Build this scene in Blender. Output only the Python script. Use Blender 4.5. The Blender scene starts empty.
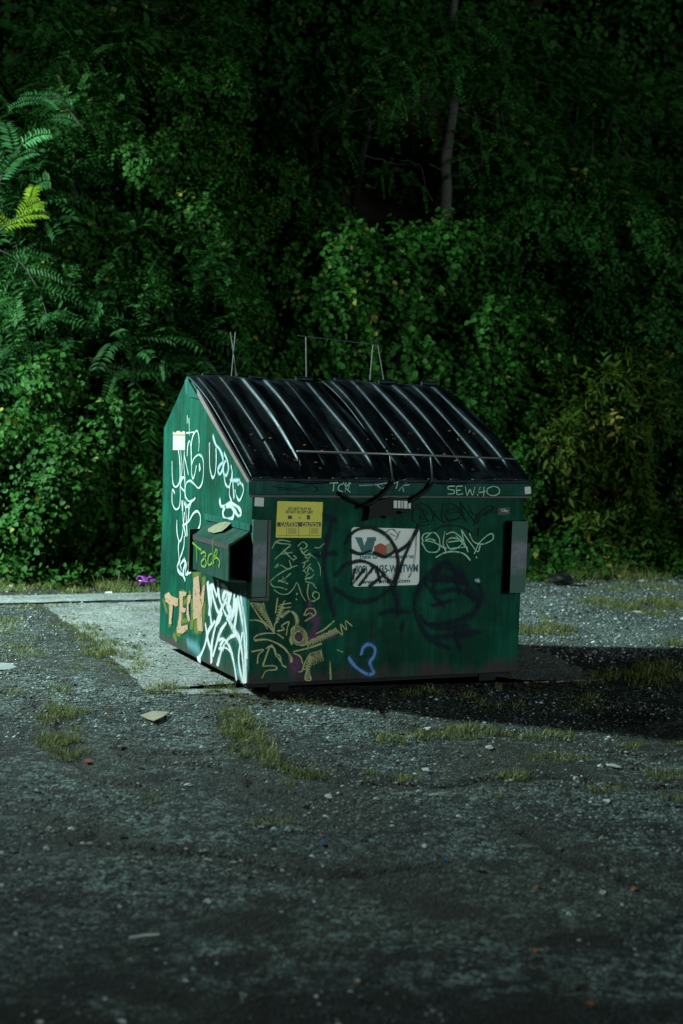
import bpy, math
import numpy as np
from mathutils import Vector, Matrix
R = math.radians
rng = np.random.default_rng(7)
S = bpy.context.scene
COL = S.collection

# ------------------------------------------------------------------ camera
# world frame: dumpster near bottom corner at (0,0), its front along +X, its depth along +Y
F_PX, ROLL, PITCH, YAW = 1540.46, 0.03109, 0.07177, 0.41761
ZB = 0.07                                   # the steel box stands 7 cm off the ground
CAM = np.array([-3.15801, -8.40312, 1.67944 + ZB])
_c, _s = math.cos(YAW), math.sin(YAW)
RIGHT = np.array([_c, -_s, 0.0])
FWD = np.array([_s*math.cos(PITCH), _c*math.cos(PITCH), -math.sin(PITCH)])
UP = np.cross(RIGHT, FWD)
CR, SR = math.cos(ROLL), math.sin(ROLL)
cr_ = CR*RIGHT + SR*UP
cu_ = CR*UP - SR*RIGHT
cam = bpy.data.cameras.new('camera'); co = bpy.data.objects.new('camera', cam); COL.objects.link(co)
M = Matrix(((cr_[0], cu_[0], -FWD[0], CAM[0]), (cr_[1], cu_[1], -FWD[1], CAM[1]), (cr_[2], cu_[2], -FWD[2], CAM[2]), (0, 0, 0, 1)))
co.matrix_world = M
cam.sensor_fit = 'VERTICAL'; cam.sensor_height = 36; cam.sensor_width = 24
cam.lens = 36*F_PX/1024
cam.clip_start = 0.1; cam.clip_end = 500
cam.dof.use_dof = True; cam.dof.focus_distance = 9.4; cam.dof.aperture_fstop = 2.2
S.camera = co

# ------------------------------------------------------------------ light
w = bpy.data.worlds.new("World"); S.world = w; w.use_nodes = True
nt = w.node_tree; bg = nt.nodes['Background']
sky = nt.nodes.new('ShaderNodeTexSky'); sky.sky_type = 'NISHITA'; sky.sun_disc = False
sky.sun_elevation = R(28); sky.sun_rotation = R(170)
tint = nt.nodes.new('ShaderNodeMixRGB'); tint.blend_type = 'MULTIPLY'; tint.inputs[0].default_value = 1
tint.inputs[2].default_value = (0.70, 1.0, 0.90, 1)
nt.links.new(sky.outputs[0], tint.inputs[1]); nt.links.new(tint.outputs[0], bg.inputs[0])
bg.inputs[1].default_value = 0.0038

sun = bpy.data.lights.new('front_fill_sun', 'SUN'); sun.energy = 1.35; sun.angle = R(14); sun.color = (0.82, 1.0, 0.96)
so = bpy.data.objects.new('front_fill_sun', sun); COL.objects.link(so)
so.rotation_euler = Vector((-0.28, 0.92, -0.20)).to_track_quat('-Z', 'Y').to_euler()   # added fill that lifts the unlit front face, from behind the camera
lamp = bpy.data.lights.new('street_light', 'SPOT'); lamp.energy = 10800; lamp.color = (0.74, 1.0, 0.94)
lamp.spot_size = R(118); lamp.spot_blend = 1.0; lamp.shadow_soft_size = 0.26
lo = bpy.data.objects.new('street_light', lamp); COL.objects.link(lo)
LP = Vector((-5.2, 5.0, 4.9)); lo.location = LP
lo.rotation_euler = (Vector((0.8, 3.5, 0.4)) - LP).to_track_quat('-Z', 'Y').to_euler()

S.view_settings.view_transform = 'Standard'; S.view_settings.look = 'None'
S.view_settings.exposure = -0.35; S.view_settings.gamma = 1
S.render.engine = 'CYCLES'
S.cycles.transparent_max_bounces = 24; S.cycles.max_bounces = 6; S.cycles.diffuse_bounces = 3

# ------------------------------------------------------------------ helpers
def ray(u, v):
    a = u-341.5; b = v-512
    x = a*CR + b*SR; y = -a*SR + b*CR
    return RIGHT*x/F_PX - UP*y/F_PX + FWD
def on_plane(u, v, axis, val):
    d = ray(u, v); t = (val-CAM[axis])/d[axis]; return CAM + d*t
def gnd(u, v, z=0.0): return on_plane(u, v, 2, z)
def atY(u, v, Y): return on_plane(u, v, 1, Y)

def tag(o, label=None, cat=None, group=None, kind=None):
    if label: o['label'] = label
    if cat: o['category'] = cat
    if group: o['group'] = group
    if kind: o['kind'] = kind
    return o
def empty(name, loc, label, cat, group=None):
    o = bpy.data.objects.new(name, None); COL.objects.link(o); o.location = loc; o.empty_display_size = 0.1
    return tag(o, label, cat, group)
def link(name, me, mat, parent=None, smooth=False):
    o = bpy.data.objects.new(name, me); COL.objects.link(o)
    for m in (mat if isinstance(mat, (list, tuple)) else [mat]): me.materials.append(m)
    if parent:
        o.parent = parent; o.matrix_parent_inverse = Matrix.Identity(4)
        pl = Vector((0, 0, 0)); q = parent
        while q: pl += q.location; q = q.parent
        o.location = -pl                       # parts keep world coordinates
    if smooth: me.polygons.foreach_set('use_smooth', [True]*len(me.polygons))
    return o
class MB:
    def __init__(s): s.v = []; s.f = []; s.m = []
    def add(s, vs, fs, mi=0):
        n = len(s.v); s.v += [tuple(map(float, p)) for p in vs]; s.f += [tuple(i+n for i in f) for f in fs]; s.m += [mi]*len(fs)
    def box(s, a, b, mi=0):
        x0, y0, z0 = a; x1, y1, z1 = b
        s.add([(x0,y0,z0),(x1,y0,z0),(x1,y1,z0),(x0,y1,z0),(x0,y0,z1),(x1,y0,z1),(x1,y1,z1),(x0,y1,z1)],
              [(0,3,2,1),(4,5,6,7),(0,1,5,4),(1,2,6,5),(2,3,7,6),(3,0,4,7)], mi)
    def prism(s, prof, x0, x1, mi=0):          # prof in (y,z)
        n = len(prof)
        s.add([(x0,)+tuple(p) for p in prof]+[(x1,)+tuple(p) for p in prof],
              [tuple(range(n)), tuple(range(2*n-1, n-1, -1))]+[(i, i+n, (i+1)%n+n, (i+1)%n) for i in range(n)], mi)
    def tube(s, pts, r, n=8, mi=0, cap=True):
        pts = [Vector(p) for p in pts]; rr = r if isinstance(r, (list, tuple)) else [r]*len(pts)
        vs = []; prev = None
        for i, p in enumerate(pts):
            t = (pts[min(i+1, len(pts)-1)]-pts[max(i-1, 0)]).normalized()
            a = prev if prev is not None else (Vector((0,0,1)) if abs(t.z) < 0.9 else Vector((1,0,0)))
            a = (a - t*a.dot(t)).normalized(); prev = a; b = t.cross(a)
            vs += [p+(a*math.cos(k*2*math.pi/n)+b*math.sin(k*2*math.pi/n))*rr[i] for k in range(n)]
        fs = [(i*n+k, i*n+(k+1)%n, (i+1)*n+(k+1)%n, (i+1)*n+k) for i in range(len(pts)-1) for k in range(n)]
        if cap: fs += [tuple(range(n-1, -1, -1)), tuple(range((len(pts)-1)*n, len(pts)*n))]
        s.add(vs, fs, mi)
    def build(s, name, mat, parent=None, smooth=False, bevel=0):
        me = bpy.data.meshes.new(name); me.from_pydata(s.v, [], s.f); me.update()
        import bmesh
        bm = bmesh.new(); bm.from_mesh(me); bmesh.ops.recalc_face_normals(bm, faces=bm.faces); 
        if bevel: bmesh.ops.bevel(bm, geom=[e for e in bm.edges if len(e.link_faces) == 2 and e.calc_face_angle(0) > 0.5], offset=bevel, segments=2, affect='EDGES', profile=0.6)
        bm.to_mesh(me); bm.free()
        o = link(name, me, mat, parent, smooth)
        if isinstance(mat, (list, tuple)) and not bevel: me.polygons.foreach_set('material_index', s.m)
        return o

def npmesh(name, V, Fq, mat, parent=None, attrs=None, smooth=False):
    """V (n,3), Fq (m,k) one polygon size"""
    me = bpy.data.meshes.new(name); k = Fq.shape[1]
    me.vertices.add(len(V)); me.vertices.foreach_set('co', V.astype(np.float32).ravel())
    me.loops.add(Fq.size); me.loops.foreach_set('vertex_index', Fq.astype(np.int32).ravel())
    me.polygons.add(len(Fq)); me.polygons.foreach_set('loop_start', np.arange(0, Fq.size, k, dtype=np.int32))
    me.polygons.foreach_set('loop_total', np.full(len(Fq), k, dtype=np.int32))
    for an, av in (attrs or {}).items():
        at = me.attributes.new(an, 'FLOAT', 'POINT'); at.data.foreach_set('value', av.astype(np.float32))
    me.update(calc_edges=True); me.validate()
    return link(name, me, mat, parent, smooth)

def _h(ix, iy, iz, sd):
    n = (ix*374761393 + iy*668265263 + iz*2147483647 + sd*1274126177) & 0xffffffff
    n = ((n ^ (n >> 13))*1274126177) & 0xffffffff
    return ((n ^ (n >> 16)) & 0xffff)/65535.0
def noise(P, scale=1.0, sd=0):
    P = np.asarray(P, dtype=float)*scale; i = np.floor(P).astype(np.int64); f = P-i; f = f*f*(3-2*f)
    r = 0
    for dx in (0, 1):
        for dy in (0, 1):
            for dz in (0, 1):
                wt = (f[:,0] if dx else 1-f[:,0])*(f[:,1] if dy else 1-f[:,1])*(f[:,2] if dz else 1-f[:,2])
                r = r + wt*_h(i[:,0]+dx, i[:,1]+dy, i[:,2]+dz, sd)
    return r
def fbm(P, scale, sd=0, o=3):
    r = 0; a = 1; t = 0
    for k in range(o): r = r+a*noise(P, scale*2**k, sd+k*17); t += a; a *= .5
    return r/t
def nrm(a): return a/np.maximum(np.linalg.norm(a, axis=-1, keepdims=True), 1e-9)

# ------------------------------------------------------------------ materials
class Mat:
    def __init__(s, name, rough=0.6, col=(.5,.5,.5), spec=0.5, metal=0):
        s.m = bpy.data.materials.new(name); s.m.use_nodes = True; s.t = s.m.node_tree; s.b = s.t.nodes['Principled BSDF']
        s.set('Base Color', (*col, 1)); s.set('Roughness', rough); s.set('Specular IOR Level', spec); s.set('Metallic', metal)
        s.tc = s.n('ShaderNodeTexCoord')
    def set(s, k, v): s.b.inputs[k].default_value = v
    def n(s, t, **kw):
        n = s.t.nodes.new(t)
        for k, v in kw.items(): setattr(n, k, v)
        return n
    def l(s, a, b): s.t.links.new(a, b)
    def coord(s, scale=(1,1,1)):
        mp = s.n('ShaderNodeMapping'); mp.inputs['Scale'].default_value = scale; s.l(s.tc.outputs['Object'], mp.inputs[0]); return mp.outputs[0]
    def noise(s, sc, det=5, rough=.6, vec=None, dist=0):
        n = s.n('ShaderNodeTexNoise'); n.inputs['Scale'].default_value = sc; n.inputs['Detail'].default_value = det
        n.inputs['Roughness'].default_value = rough; n.inputs['Distortion'].default_value = dist
        s.l(vec if vec is not None else s.coord(), n.inputs['Vector']); return n.outputs['Fac']
    def vor(s, sc, feat='F1', vec=None, out='Distance', rnd=1):
        n = s.n('ShaderNodeTexVoronoi', feature=feat); n.inputs['Scale'].default_value = sc; n.inputs['Randomness'].default_value = rnd
        s.l(vec if vec is not None else s.coord(), n.inputs['Vector']); return n.outputs[out]
    def ramp(s, fac, stops):
        n = s.n('ShaderNodeValToRGB'); e = n.color_ramp.elements
        while len(e) < len(stops): e.new(.5)
        for i, (p, c) in enumerate(stops):
            e[i].position = p; e[i].color = (c, c, c, 1) if isinstance(c, (int, float)) else (*c, 1)
        s.l(fac, n.inputs[0]); return n.outputs[0]
    def mix(s, fac, a, b, mode='MIX'):
        n = s.n('ShaderNodeMixRGB', blend_type=mode)
        for i, x in enumerate((fac, a, b)):
            if hasattr(x, 'is_output') or isinstance(x, bpy.types.NodeSocket): s.l(x, n.inputs[i])
            elif isinstance(x, (int, float)): n.inputs[i].default_value = x if i == 0 else (x, x, x, 1)
            else: n.inputs[i].default_value = (*x, 1)
        return n.outputs[0]
    def math(s, op, a, b=0.0, clamp=False):
        n = s.n('ShaderNodeMath', operation=op); n.use_clamp = clamp
        for i, x in enumerate((a, b)):
            if isinstance(x, bpy.types.NodeSocket): s.l(x, n.inputs[i])
            else: n.inputs[i].default_value = x
        return n.outputs[0]
    def smooth(s, x, lo, hi):
        n = s.n('ShaderNodeMapRange', interpolation_type='SMOOTHSTEP'); s.l(x, n.inputs[0])
        n.inputs[1].default_value = lo; n.inputs[2].default_value = hi; return n.outputs[0]
    def z(s):
        n = s.n('ShaderNodeSeparateXYZ'); s.l(s.tc.outputs['Object'], n.inputs[0]); return n.outputs
    def color(s, c): s.l(c, s.b.inputs['Base Color'])
    def bump(s, h, strength=.3, dist=.01):
        n = s.n('ShaderNodeBump'); n.inputs['Strength'].default_value = strength; n.inputs['Distance'].default_value = dist
        s.l(h, n.inputs['Height']); s.l(n.outputs[0], s.b.inputs['Normal'])
    def attr(s, name):
        n = s.n('ShaderNodeAttribute'); n.attribute_name = name; return n.outputs['Fac']
def simple(name, col, rough=.6, var=.25, sc=20, spec=.5, metal=0, bump=0):
    m = Mat(name, rough, col, spec, metal)
    f = m.noise(sc)
    m.color(m.mix(f, tuple(c*(1-var) for c in col), tuple(min(1, c*(1+var)) for c in col)))
    if bump: m.bump(m.noise(sc*3), bump, .004)
    return m.m

def paint_mat(name, base=(.0010,.064,.037), base2=(.0022,.104,.062), rust_h=.075, rust_amt=1.0):
    m = Mat(name, .5, base, .08)
    st = m.noise(1.0, 6, .65, m.coord((22, 22, 2.2)))               # vertical streaks
    big = m.noise(2.2, 4, .6)
    c = m.mix(m.ramp(st, [(.36, 0), (.64, 1)]), tuple(x*.72 for x in base), base2)
    c = m.mix(m.math('MULTIPLY', m.ramp(big, [(.42, 0), (.58, 1)]), .65), c, tuple(x*.42 for x in base))
    # dull grey rubbed places and chips
    rub = m.math('MULTIPLY', m.ramp(m.noise(5, 6, .7, m.coord((1, 1, .6))), [(.55, 0), (.66, 1)]), .30)
    c = m.mix(rub, c, (.004, .080, .060))
    sc = m.ramp(m.noise(1, 8, .75, m.coord((60, 60, 7))), [(.63, 0), (.68, 1)])
    c = m.mix(m.math('MULTIPLY', sc, .6), c, (.010, .032, .026))
    smear = m.ramp(m.noise(1, 5, .6, m.coord((9, 9, 1.1))), [(.54, 0), (.66, 1)])
    c = m.mix(m.math('MULTIPLY', smear, .45), c, (.006,.022,.020))
    chip = m.ramp(m.noise(34, 4, .6), [(.66, 0), (.69, 1)])
    c = m.mix(m.math('MULTIPLY', chip, .7), c, (.060,.052,.055))
    z = m.z()[2]
    band = m.math('ADD', z, m.math('MULTIPLY', m.math('SUBTRACT', m.noise(6, 7, .7, m.coord((1, 1, .35))), .5), .34))
    ru = m.math('MULTIPLY', m.smooth(band, ZB+rust_h+.02, ZB+rust_h-.06), m.ramp(m.noise(7, 7, .75), [(.36, .15), (.56, 1)]))
    rustc = m.mix(m.noise(18, 6, .7), (.022, .016, .016), (.085, .060, .062))
    c = m.mix(m.math('MULTIPLY', ru, rust_amt), c, rustc)
    drip = m.math('MULTIPLY', m.ramp(m.noise(1, 5, .6, m.coord((28, 28, .9))), [(.62, 0), (.70, 1)]), m.smooth(z, .55, .12))
    c = m.mix(m.math('MULTIPLY', drip, .55), c, (.07, .052, .045))
    m.color(c)
    m.l(m.ramp(m.noise(9, 5), [(.3, .42), (.7, .7)]), m.b.inputs['Roughness'])
    m.bump(m.math('ADD', m.noise(2.2, 3, .5), m.math('MULTIPLY', m.noise(40, 4), .05)), .6, .035)
    return m.m
PAINT = paint_mat('green_paint')
PAINT_RIM = paint_mat('green_paint_rim', (.008,.090,.066), (.018,.135,.105), -1, 0)
POCKET = paint_mat('grimy_green_paint', (.008,.060,.044), (.030,.075,.058), .62, .35)
DARKSTEEL = simple('worn_dark_steel', (.035,.032,.034), .5, .5, 25, bump=.3)
BRACE = None
def brace_mat():
    m = Mat('worn_brace_paint', .5)
    z = m.z()[2]
    base = m.mix(m.noise(14), (.006,.065,.045), (.014,.10,.075))
    worn = m.mix(m.noise(30, 6), (.06,.075,.10), (.21,.215,.28))
    f = m.math('MULTIPLY', m.smooth(z, .68, .74), m.smooth(z, .94, .88))
    f = m.math('MULTIPLY', f, m.ramp(m.noise(16, 6, .7), [(.35, .2), (.55, 1)]))
    m.color(m.mix(f, base, worn)); m.bump(m.noise(30), .2, .005); return m.m
BRACE = brace_mat()
def lid_mat():
    m = Mat('black_lid_plastic', .30, (.008,.009,.010), .24)
    m.set('Specular Tint', (.55, .82, 1, 1))
    d = m.ramp(m.noise(3.5, 7, .7, m.coord((4, 1, 1))), [(.45, 0), (.7, 1)])
    m.color(m.mix(d, (.004,.005,.006), (.018,.026,.033)))
    m.l(m.ramp(m.noise(11, 6, .7), [(.3, .33), (.72, .66)]), m.b.inputs['Roughness'])
    m.bump(m.math('ADD', m.noise(9, 4), m.math('MULTIPLY', m.noise(70, 4), .15)), .22, .01)
    return m.m
LID = lid_mat()
GUARD = simple('scraped_metal_edge', (.16,.13,.13), .5, .6, 45, bump=.3)
ROD = simple('galvanised_rod', (.30,.31,.30), .38, .35, 60, metal=.6)
ROD_DK = simple('dark_rod', (.006,.006,.007), .6, spec=.2)
PAPER = simple('white_paper', (.68,.68,.66), .6, .12, 35)
YELLOW = simple('yellow_vinyl', (.72,.62,.04), .45, .12, 12)
INK = simple('black_ink', (.02,.02,.018), .5)
TEAL = simple('teal_ink', (.012,.13,.14), .5)
RED = simple('red_ink', (.42,.05,.03), .5, .5, 160)
SIGNW = simple('sign_white', (.84,.84,.82), .45, .12, 9)

def leaf_mat(name, dark, light, yellow=None, yl=.93, bright=False):
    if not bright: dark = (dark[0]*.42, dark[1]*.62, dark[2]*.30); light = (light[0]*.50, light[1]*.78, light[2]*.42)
    m = Mat(name, .6, light, .14)
    t = m.attr('tone')
    c = m.mix(t, dark, light)
    if yellow: c = m.mix(m.smooth(t, yl, min(1.0, yl+.05)), c, yellow)
    c = m.mix(m.math('MULTIPLY', m.noise(3, 3), .5), c, dark)
    m.color(c)
    tr = m.n('ShaderNodeBsdfTranslucent'); m.l(c, tr.inputs[0])
    ms = m.n('ShaderNodeMixShader'); ms.inputs[0].default_value = .22
    out = m.t.nodes['Material Output']; m.l(m.b.outputs[0], ms.inputs[1]); m.l(tr.outputs[0], ms.inputs[2]); m.l(ms.outputs[0], out.inputs[0])
    return m.m
L_VINE = leaf_mat('vine_leaf', (.020,.062,.016), (.065,.165,.035), (.22,.22,.04), .965)
L_BRIGHT = leaf_mat('bright_vine_leaf', (.022,.075,.018), (.075,.19,.045), (.24,.22,.05), .97)
L_PINN = leaf_mat('pinnate_leaf', (.012,.042,.016), (.045,.115,.042))
L_PINY = leaf_mat('yellowing_pinnate_leaf', (.10,.14,.012), (.26,.27,.02))
L_FINE = leaf_mat('fine_leaf', (.020,.062,.022), (.060,.145,.045), (.20,.19,.05), .975)
L_LANCE = leaf_mat('lance_leaf', (.030,.060,.012), (.15,.165,.028), (.30,.24,.05), .95)
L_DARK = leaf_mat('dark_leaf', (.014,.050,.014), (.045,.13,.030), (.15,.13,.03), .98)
GRASS = leaf_mat('grass_blade', (.06,.10,.025), (.26,.29,.09), (.42,.38,.18), .75, True)
def bark_mat():
    m = Mat('bark', .85); n = m.noise(1, 6, .7, m.coord((9, 9, 2.2)))
    m.color(m.mix(m.ramp(n, [(.38, 0), (.62, 1)]), (.014,.013,.010), (.055,.052,.045)))
    m.bump(n, .8, .03); return m.m
BARK = bark_mat()
TWIG = simple('twig', (.035,.036,.026), .8)
VSTEM = simple('dark_stem', (.020,.020,.014), .9)

# ------------------------------------------------------------------ ground
def soft(x, lo, hi):
    t = np.clip((x-lo)/(hi-lo), 0, 1); return t*t*(3-2*t)
def seg_dist(P, pl):
    d = np.full(len(P), 1e9)
    for a, b in zip(pl[:-1], pl[1:]):
        a = np.array(a[:2]); b = np.array(b[:2]); ab = b-a
        t = np.clip(((P-a)@ab)/(ab@ab+1e-12), 0, 1); d = np.minimum(d, np.linalg.norm(P-(a+t[:, None]*ab), axis=1))
    return d
def G(*pts): return [gnd(u, v)[:2] for u, v in pts]
SLAB = [(-.26,4.10),(-.33,2.3),(-.50,.34),(-.28,.15),(.05,.06),(.14,.40),(.9,.40),(1.70,.30),(1.90,.0),(2.42,-.06),(2.62,.85),(2.70,4.10)]
CRACKS = [G((118,745),(150,749),(185,751),(225,752)), G((535,830),(560,848),(600,862),(640,878)), G((60,820),(130,850),(230,858),(330,872),(420,866)), G((0,690),(40,700),(62,740),(90,775),(150,790)), G((120,752),(160,758),(215,765),(260,790),(330,800)),
          G((330,690),(420,730),(520,735),(683,760)), G((540,830),(600,870),(683,905)), G((215,700),(245,735),(275,765),(330,778),(420,782),(560,772),(683,790))]
def asphalt_mat():
    m = Mat('asphalt', .82, (.07,.07,.07), .35)
    agg = m.vor(95); cell = m.vor(95, out='Color')
    sep = m.n('ShaderNodeSeparateColor'); m.l(cell, sep.inputs[0])
    c = m.mix(m.ramp(sep.outputs[0], [(.25, 0), (.55, .25), (.86, .45), (.97, 1)]), (.013,.031,.028), (.44,.58,.54))
    mid = m.vor(38, out='Color'); sp2 = m.n('ShaderNodeSeparateColor'); m.l(mid, sp2.inputs[0])
    c = m.mix(m.ramp(sp2.outputs[0], [(.80, 0), (.90, .75)]), c, (.36,.47,.44))
    big = m.noise(.9, 6, .62)
    c = m.mix(m.ramp(big, [(.42, .65), (.56, 0)]), c, (.008,.013,.012))
    c = m.mix(m.ramp(m.noise(3.1, 5, .7), [(.56, 0), (.72, .55)]), c, (.010,.012,.011))
    cz = m.n('ShaderNodeSeparateColor'); m.l(m.vor(26, out='Color', vec=None), cz.inputs[0])
    c = m.mix(1.0, c, m.ramp(m.math('MULTIPLY', m.math('ADD', cz.outputs[0], m.noise(30, 6, .75)), .5), [(.32, .12), (.48, .7), (.64, 1.0)]), 'MULTIPLY')
    c = m.mix(m.math('MULTIPLY', m.attr('stain_falloff'), .92), c, (.003,.005,.005))
    dirt = m.attr('dirt'); c = m.mix(m.math('MULTIPLY', dirt, m.ramp(m.noise(9, 6, .7), [(.3, .45), (.7, 1)])), c, m.mix(m.noise(45, 5), (.014,.016,.010), (.060,.062,.040)))
    gr = m.attr('pale'); c = m.mix(m.math('MULTIPLY', gr, .55), c, m.mix(m.ramp(sep.outputs[1], [(.2, 0), (.9, 1)]), (.10,.145,.135), (.50,.62,.58)))
    ck = m.attr('crack'); c = m.mix(ck, c, (.012,.012,.010))
    m.color(c)
    h = m.math('ADD', m.math('MULTIPLY', agg, -1.0), m.math('MULTIPLY', m.noise(60, 5, .7), 1.4))
    h = m.math('ADD', h, m.math('MULTIPLY', m.vor(38), -.8))
    m.bump(h, 1.0, .030)
    return m.m
def axis(a0, a1, st, far):
    mid = np.arange(a0, a1+1e-6, st); g = [st]; 
    lo = []; x = a0; k = st
    while x > -far: k *= 1.35; x -= k; lo.append(x)
    hi = []; x = a1; k = st
    while x < far: k *= 1.35; x += k; hi.append(x)
    return np.array(lo[::-1]+list(mid)+hi)
def ground_height(P):
    P3 = np.c_[P, np.zeros(len(P))]
    h = (fbm(P3, 1.1, 3)-.5)*.035 + (fbm(P3, 7, 9, 2)-.5)*.010
    inside = (P[:,0] > -.62)&(P[:,0] < 2.8)&(P[:,1] > -.25)&(P[:,1] < 4.9)
    ds = np.minimum.reduce([P[:,0]+.62, 2.8-P[:,0], P[:,1]+.25, 4.9-P[:,1]])
    k = soft(ds, -.6, .2)
    h = h*(1-k) - .002*k
    return h - .004
def build_ground():
    xs = axis(-3.2, 7.0, .03, 90); ys = axis(-5.4, 5.6, .03, 90)
    X, Y = np.meshgrid(xs, ys); P = np.c_[X.ravel(), Y.ravel()]
    z = ground_height(P)
    ck = np.zeros(len(P)); near = (P[:,0]>-3.3)&(P[:,0]<7.1)&(P[:,1]>-5.5)&(P[:,1]<5.7)
    P3 = np.c_[P, np.zeros(len(P))]
    wob = np.c_[noise(P3, 5, 1)-.5, noise(P3, 5, 2)-.5]*.16
    dirt = np.zeros(len(P))
    for c in CRACKS:
        d = seg_dist((P+wob)[near], c); q = ck[near]; q = np.maximum(q, 1-soft(d, .008, .038)); ck[near] = q
        q = dirt[near]; q = np.maximum(q, (1-soft(d, .05, .20))*.8); dirt[near] = q
    z = z - ck*.020
    dirt = np.maximum(dirt, soft(P[:,1], 4.5, 5.1))
    d2 = seg_dist((P+wob), [(-.26,4.1),(-.33,2.3),(-.47,.42),(.3,-.05),(2.42,-.10),(2.75,.9),(2.75,4.1)])
    dirt = np.maximum(dirt, (1-soft(d2, .08, .32))*.85)
    dirt = np.maximum(dirt, soft(fbm(P3, .8, 31), .56, .70)*.7)
    pale = soft(P[:,0], 2.5, 3.2)*soft(P[:,1], .6, 1.3)*(1-soft(P[:,1], 4.2, 4.8))*(.5+.5*soft(fbm(P3, 1.5, 5), .35, .6))
    stain_falloff = np.zeros(len(P))  # dark stains, plus the lamp's falloff painted dark along the near foreground
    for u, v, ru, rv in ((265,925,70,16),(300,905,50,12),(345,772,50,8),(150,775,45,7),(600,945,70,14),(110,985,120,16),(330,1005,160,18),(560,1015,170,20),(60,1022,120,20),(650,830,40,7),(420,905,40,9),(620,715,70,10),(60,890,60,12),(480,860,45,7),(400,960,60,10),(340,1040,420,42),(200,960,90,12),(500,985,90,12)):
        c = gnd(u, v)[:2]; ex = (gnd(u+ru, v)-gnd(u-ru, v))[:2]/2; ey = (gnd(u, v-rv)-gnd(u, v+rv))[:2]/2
        q = (P-c+wob*1.5)@np.linalg.inv(np.array([ex, ey])); stain_falloff = np.maximum(stain_falloff, 1-soft(np.linalg.norm(q, axis=1)+(fbm(P3, 6, 77)-.5)*1.1, .45, 1.15))
    nx, ny = len(xs), len(ys); I = np.arange(nx*ny).reshape(ny, nx)
    Fq = np.stack([I[:-1,:-1], I[:-1,1:], I[1:,1:], I[1:,:-1]], -1).reshape(-1, 4)
    o = npmesh('ground', np.c_[P, z], Fq, asphalt_mat(), attrs={'dirt': dirt, 'pale': pale, 'crack': ck, 'stain_falloff': stain_falloff}, smooth=True)
    tag(o, kind='structure')
build_ground()
def concrete_mat():
    m = Mat('concrete', .85, (.3,.3,.28), .3)
    c = m.mix(m.ramp(m.noise(2.2, 7, .65), [(.35, 0), (.65, 1)]), (.095,.120,.112), (.235,.255,.245))
    c = m.mix(m.ramp(m.noise(11, 7, .72), [(.50, 0), (.63, .8)]), c, (.070,.078,.072))
    sp = m.n('ShaderNodeSeparateColor'); m.l(m.vor(85, out='Color'), sp.inputs[0])
    c = m.mix(m.ramp(sp.outputs[0], [(.78, 0), (.93, .6)]), c, (.07,.07,.065))
    c = m.mix(m.ramp(sp.outputs[1], [(.82, 0), (.95, .6)]), c, (.50,.50,.47))
    m.color(c); m.bump(m.math('ADD', m.noise(50, 6, .7), m.math('MULTIPLY', m.vor(60), -.7)), .7, .008); return m.m
CONC = concrete_mat()
def slab(name, poly, z0, z1, jit=.02, n=26):
    pts = []
    for i in range(len(poly)):
        a = np.array(poly[i]); b = np.array(poly[(i+1)%len(poly)])
        for k in range(n):
            p = a+(b-a)*k/n; pts.append(p+rng.normal(0, jit*.5, 2)+ (np.array([math.sin(k*.9+i), math.cos(k*1.3+i)])*jit*.6 if k else 0))
    m = MB(); N = len(pts)
    m.add([(p[0], p[1], z0) for p in pts]+[(p[0], p[1], z1) for p in pts], [tuple(range(N, 2*N))]+[(i, (i+1)%N, (i+1)%N+N, i+N) for i in range(N)])
    o = m.build(name, CONC); tag(o, kind='structure'); return o
slab('concrete_pad', SLAB, -.05, .004, .022)
slab('concrete_path', [(-6,4.22),(1.2,4.20),(3.1,4.22),(3.1,4.62),(.8,4.66),(-6,4.62)], -.05, .010, .02, 40)

# hillside added behind the plants, near-black so the gaps between leaves stay dark
def build_hill():
    xs = np.linspace(-30, 45, 90); ys = np.concatenate([np.linspace(5.2, 12, 24), np.linspace(13, 60, 16)])
    X, Y = np.meshgrid(xs, ys); P3 = np.c_[X.ravel(), Y.ravel(), 0*X.ravel()]
    z = -.06 + soft(P3[:,1], 5.6, 10.5)*2.4 + np.maximum(P3[:,1]-9.5, 0)*.55 + (fbm(P3, .5, 8)-.5)*.5*soft(P3[:,1], 5.6, 8)
    I = np.arange(X.size).reshape(X.shape); Fq = np.stack([I[:-1,:-1], I[:-1,1:], I[1:,1:], I[1:,:-1]], -1).reshape(-1, 4)
    m = Mat('soil', .95, (.02,.018,.012), .1); m.color(m.mix(m.noise(6), (.010,.010,.006), (.030,.028,.018))); m.bump(m.noise(14), .6, .05)
    o = npmesh('backing_bank', np.c_[P3[:,:2], z], Fq, m.m, smooth=True); tag(o, kind='structure')
build_hill()

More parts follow.
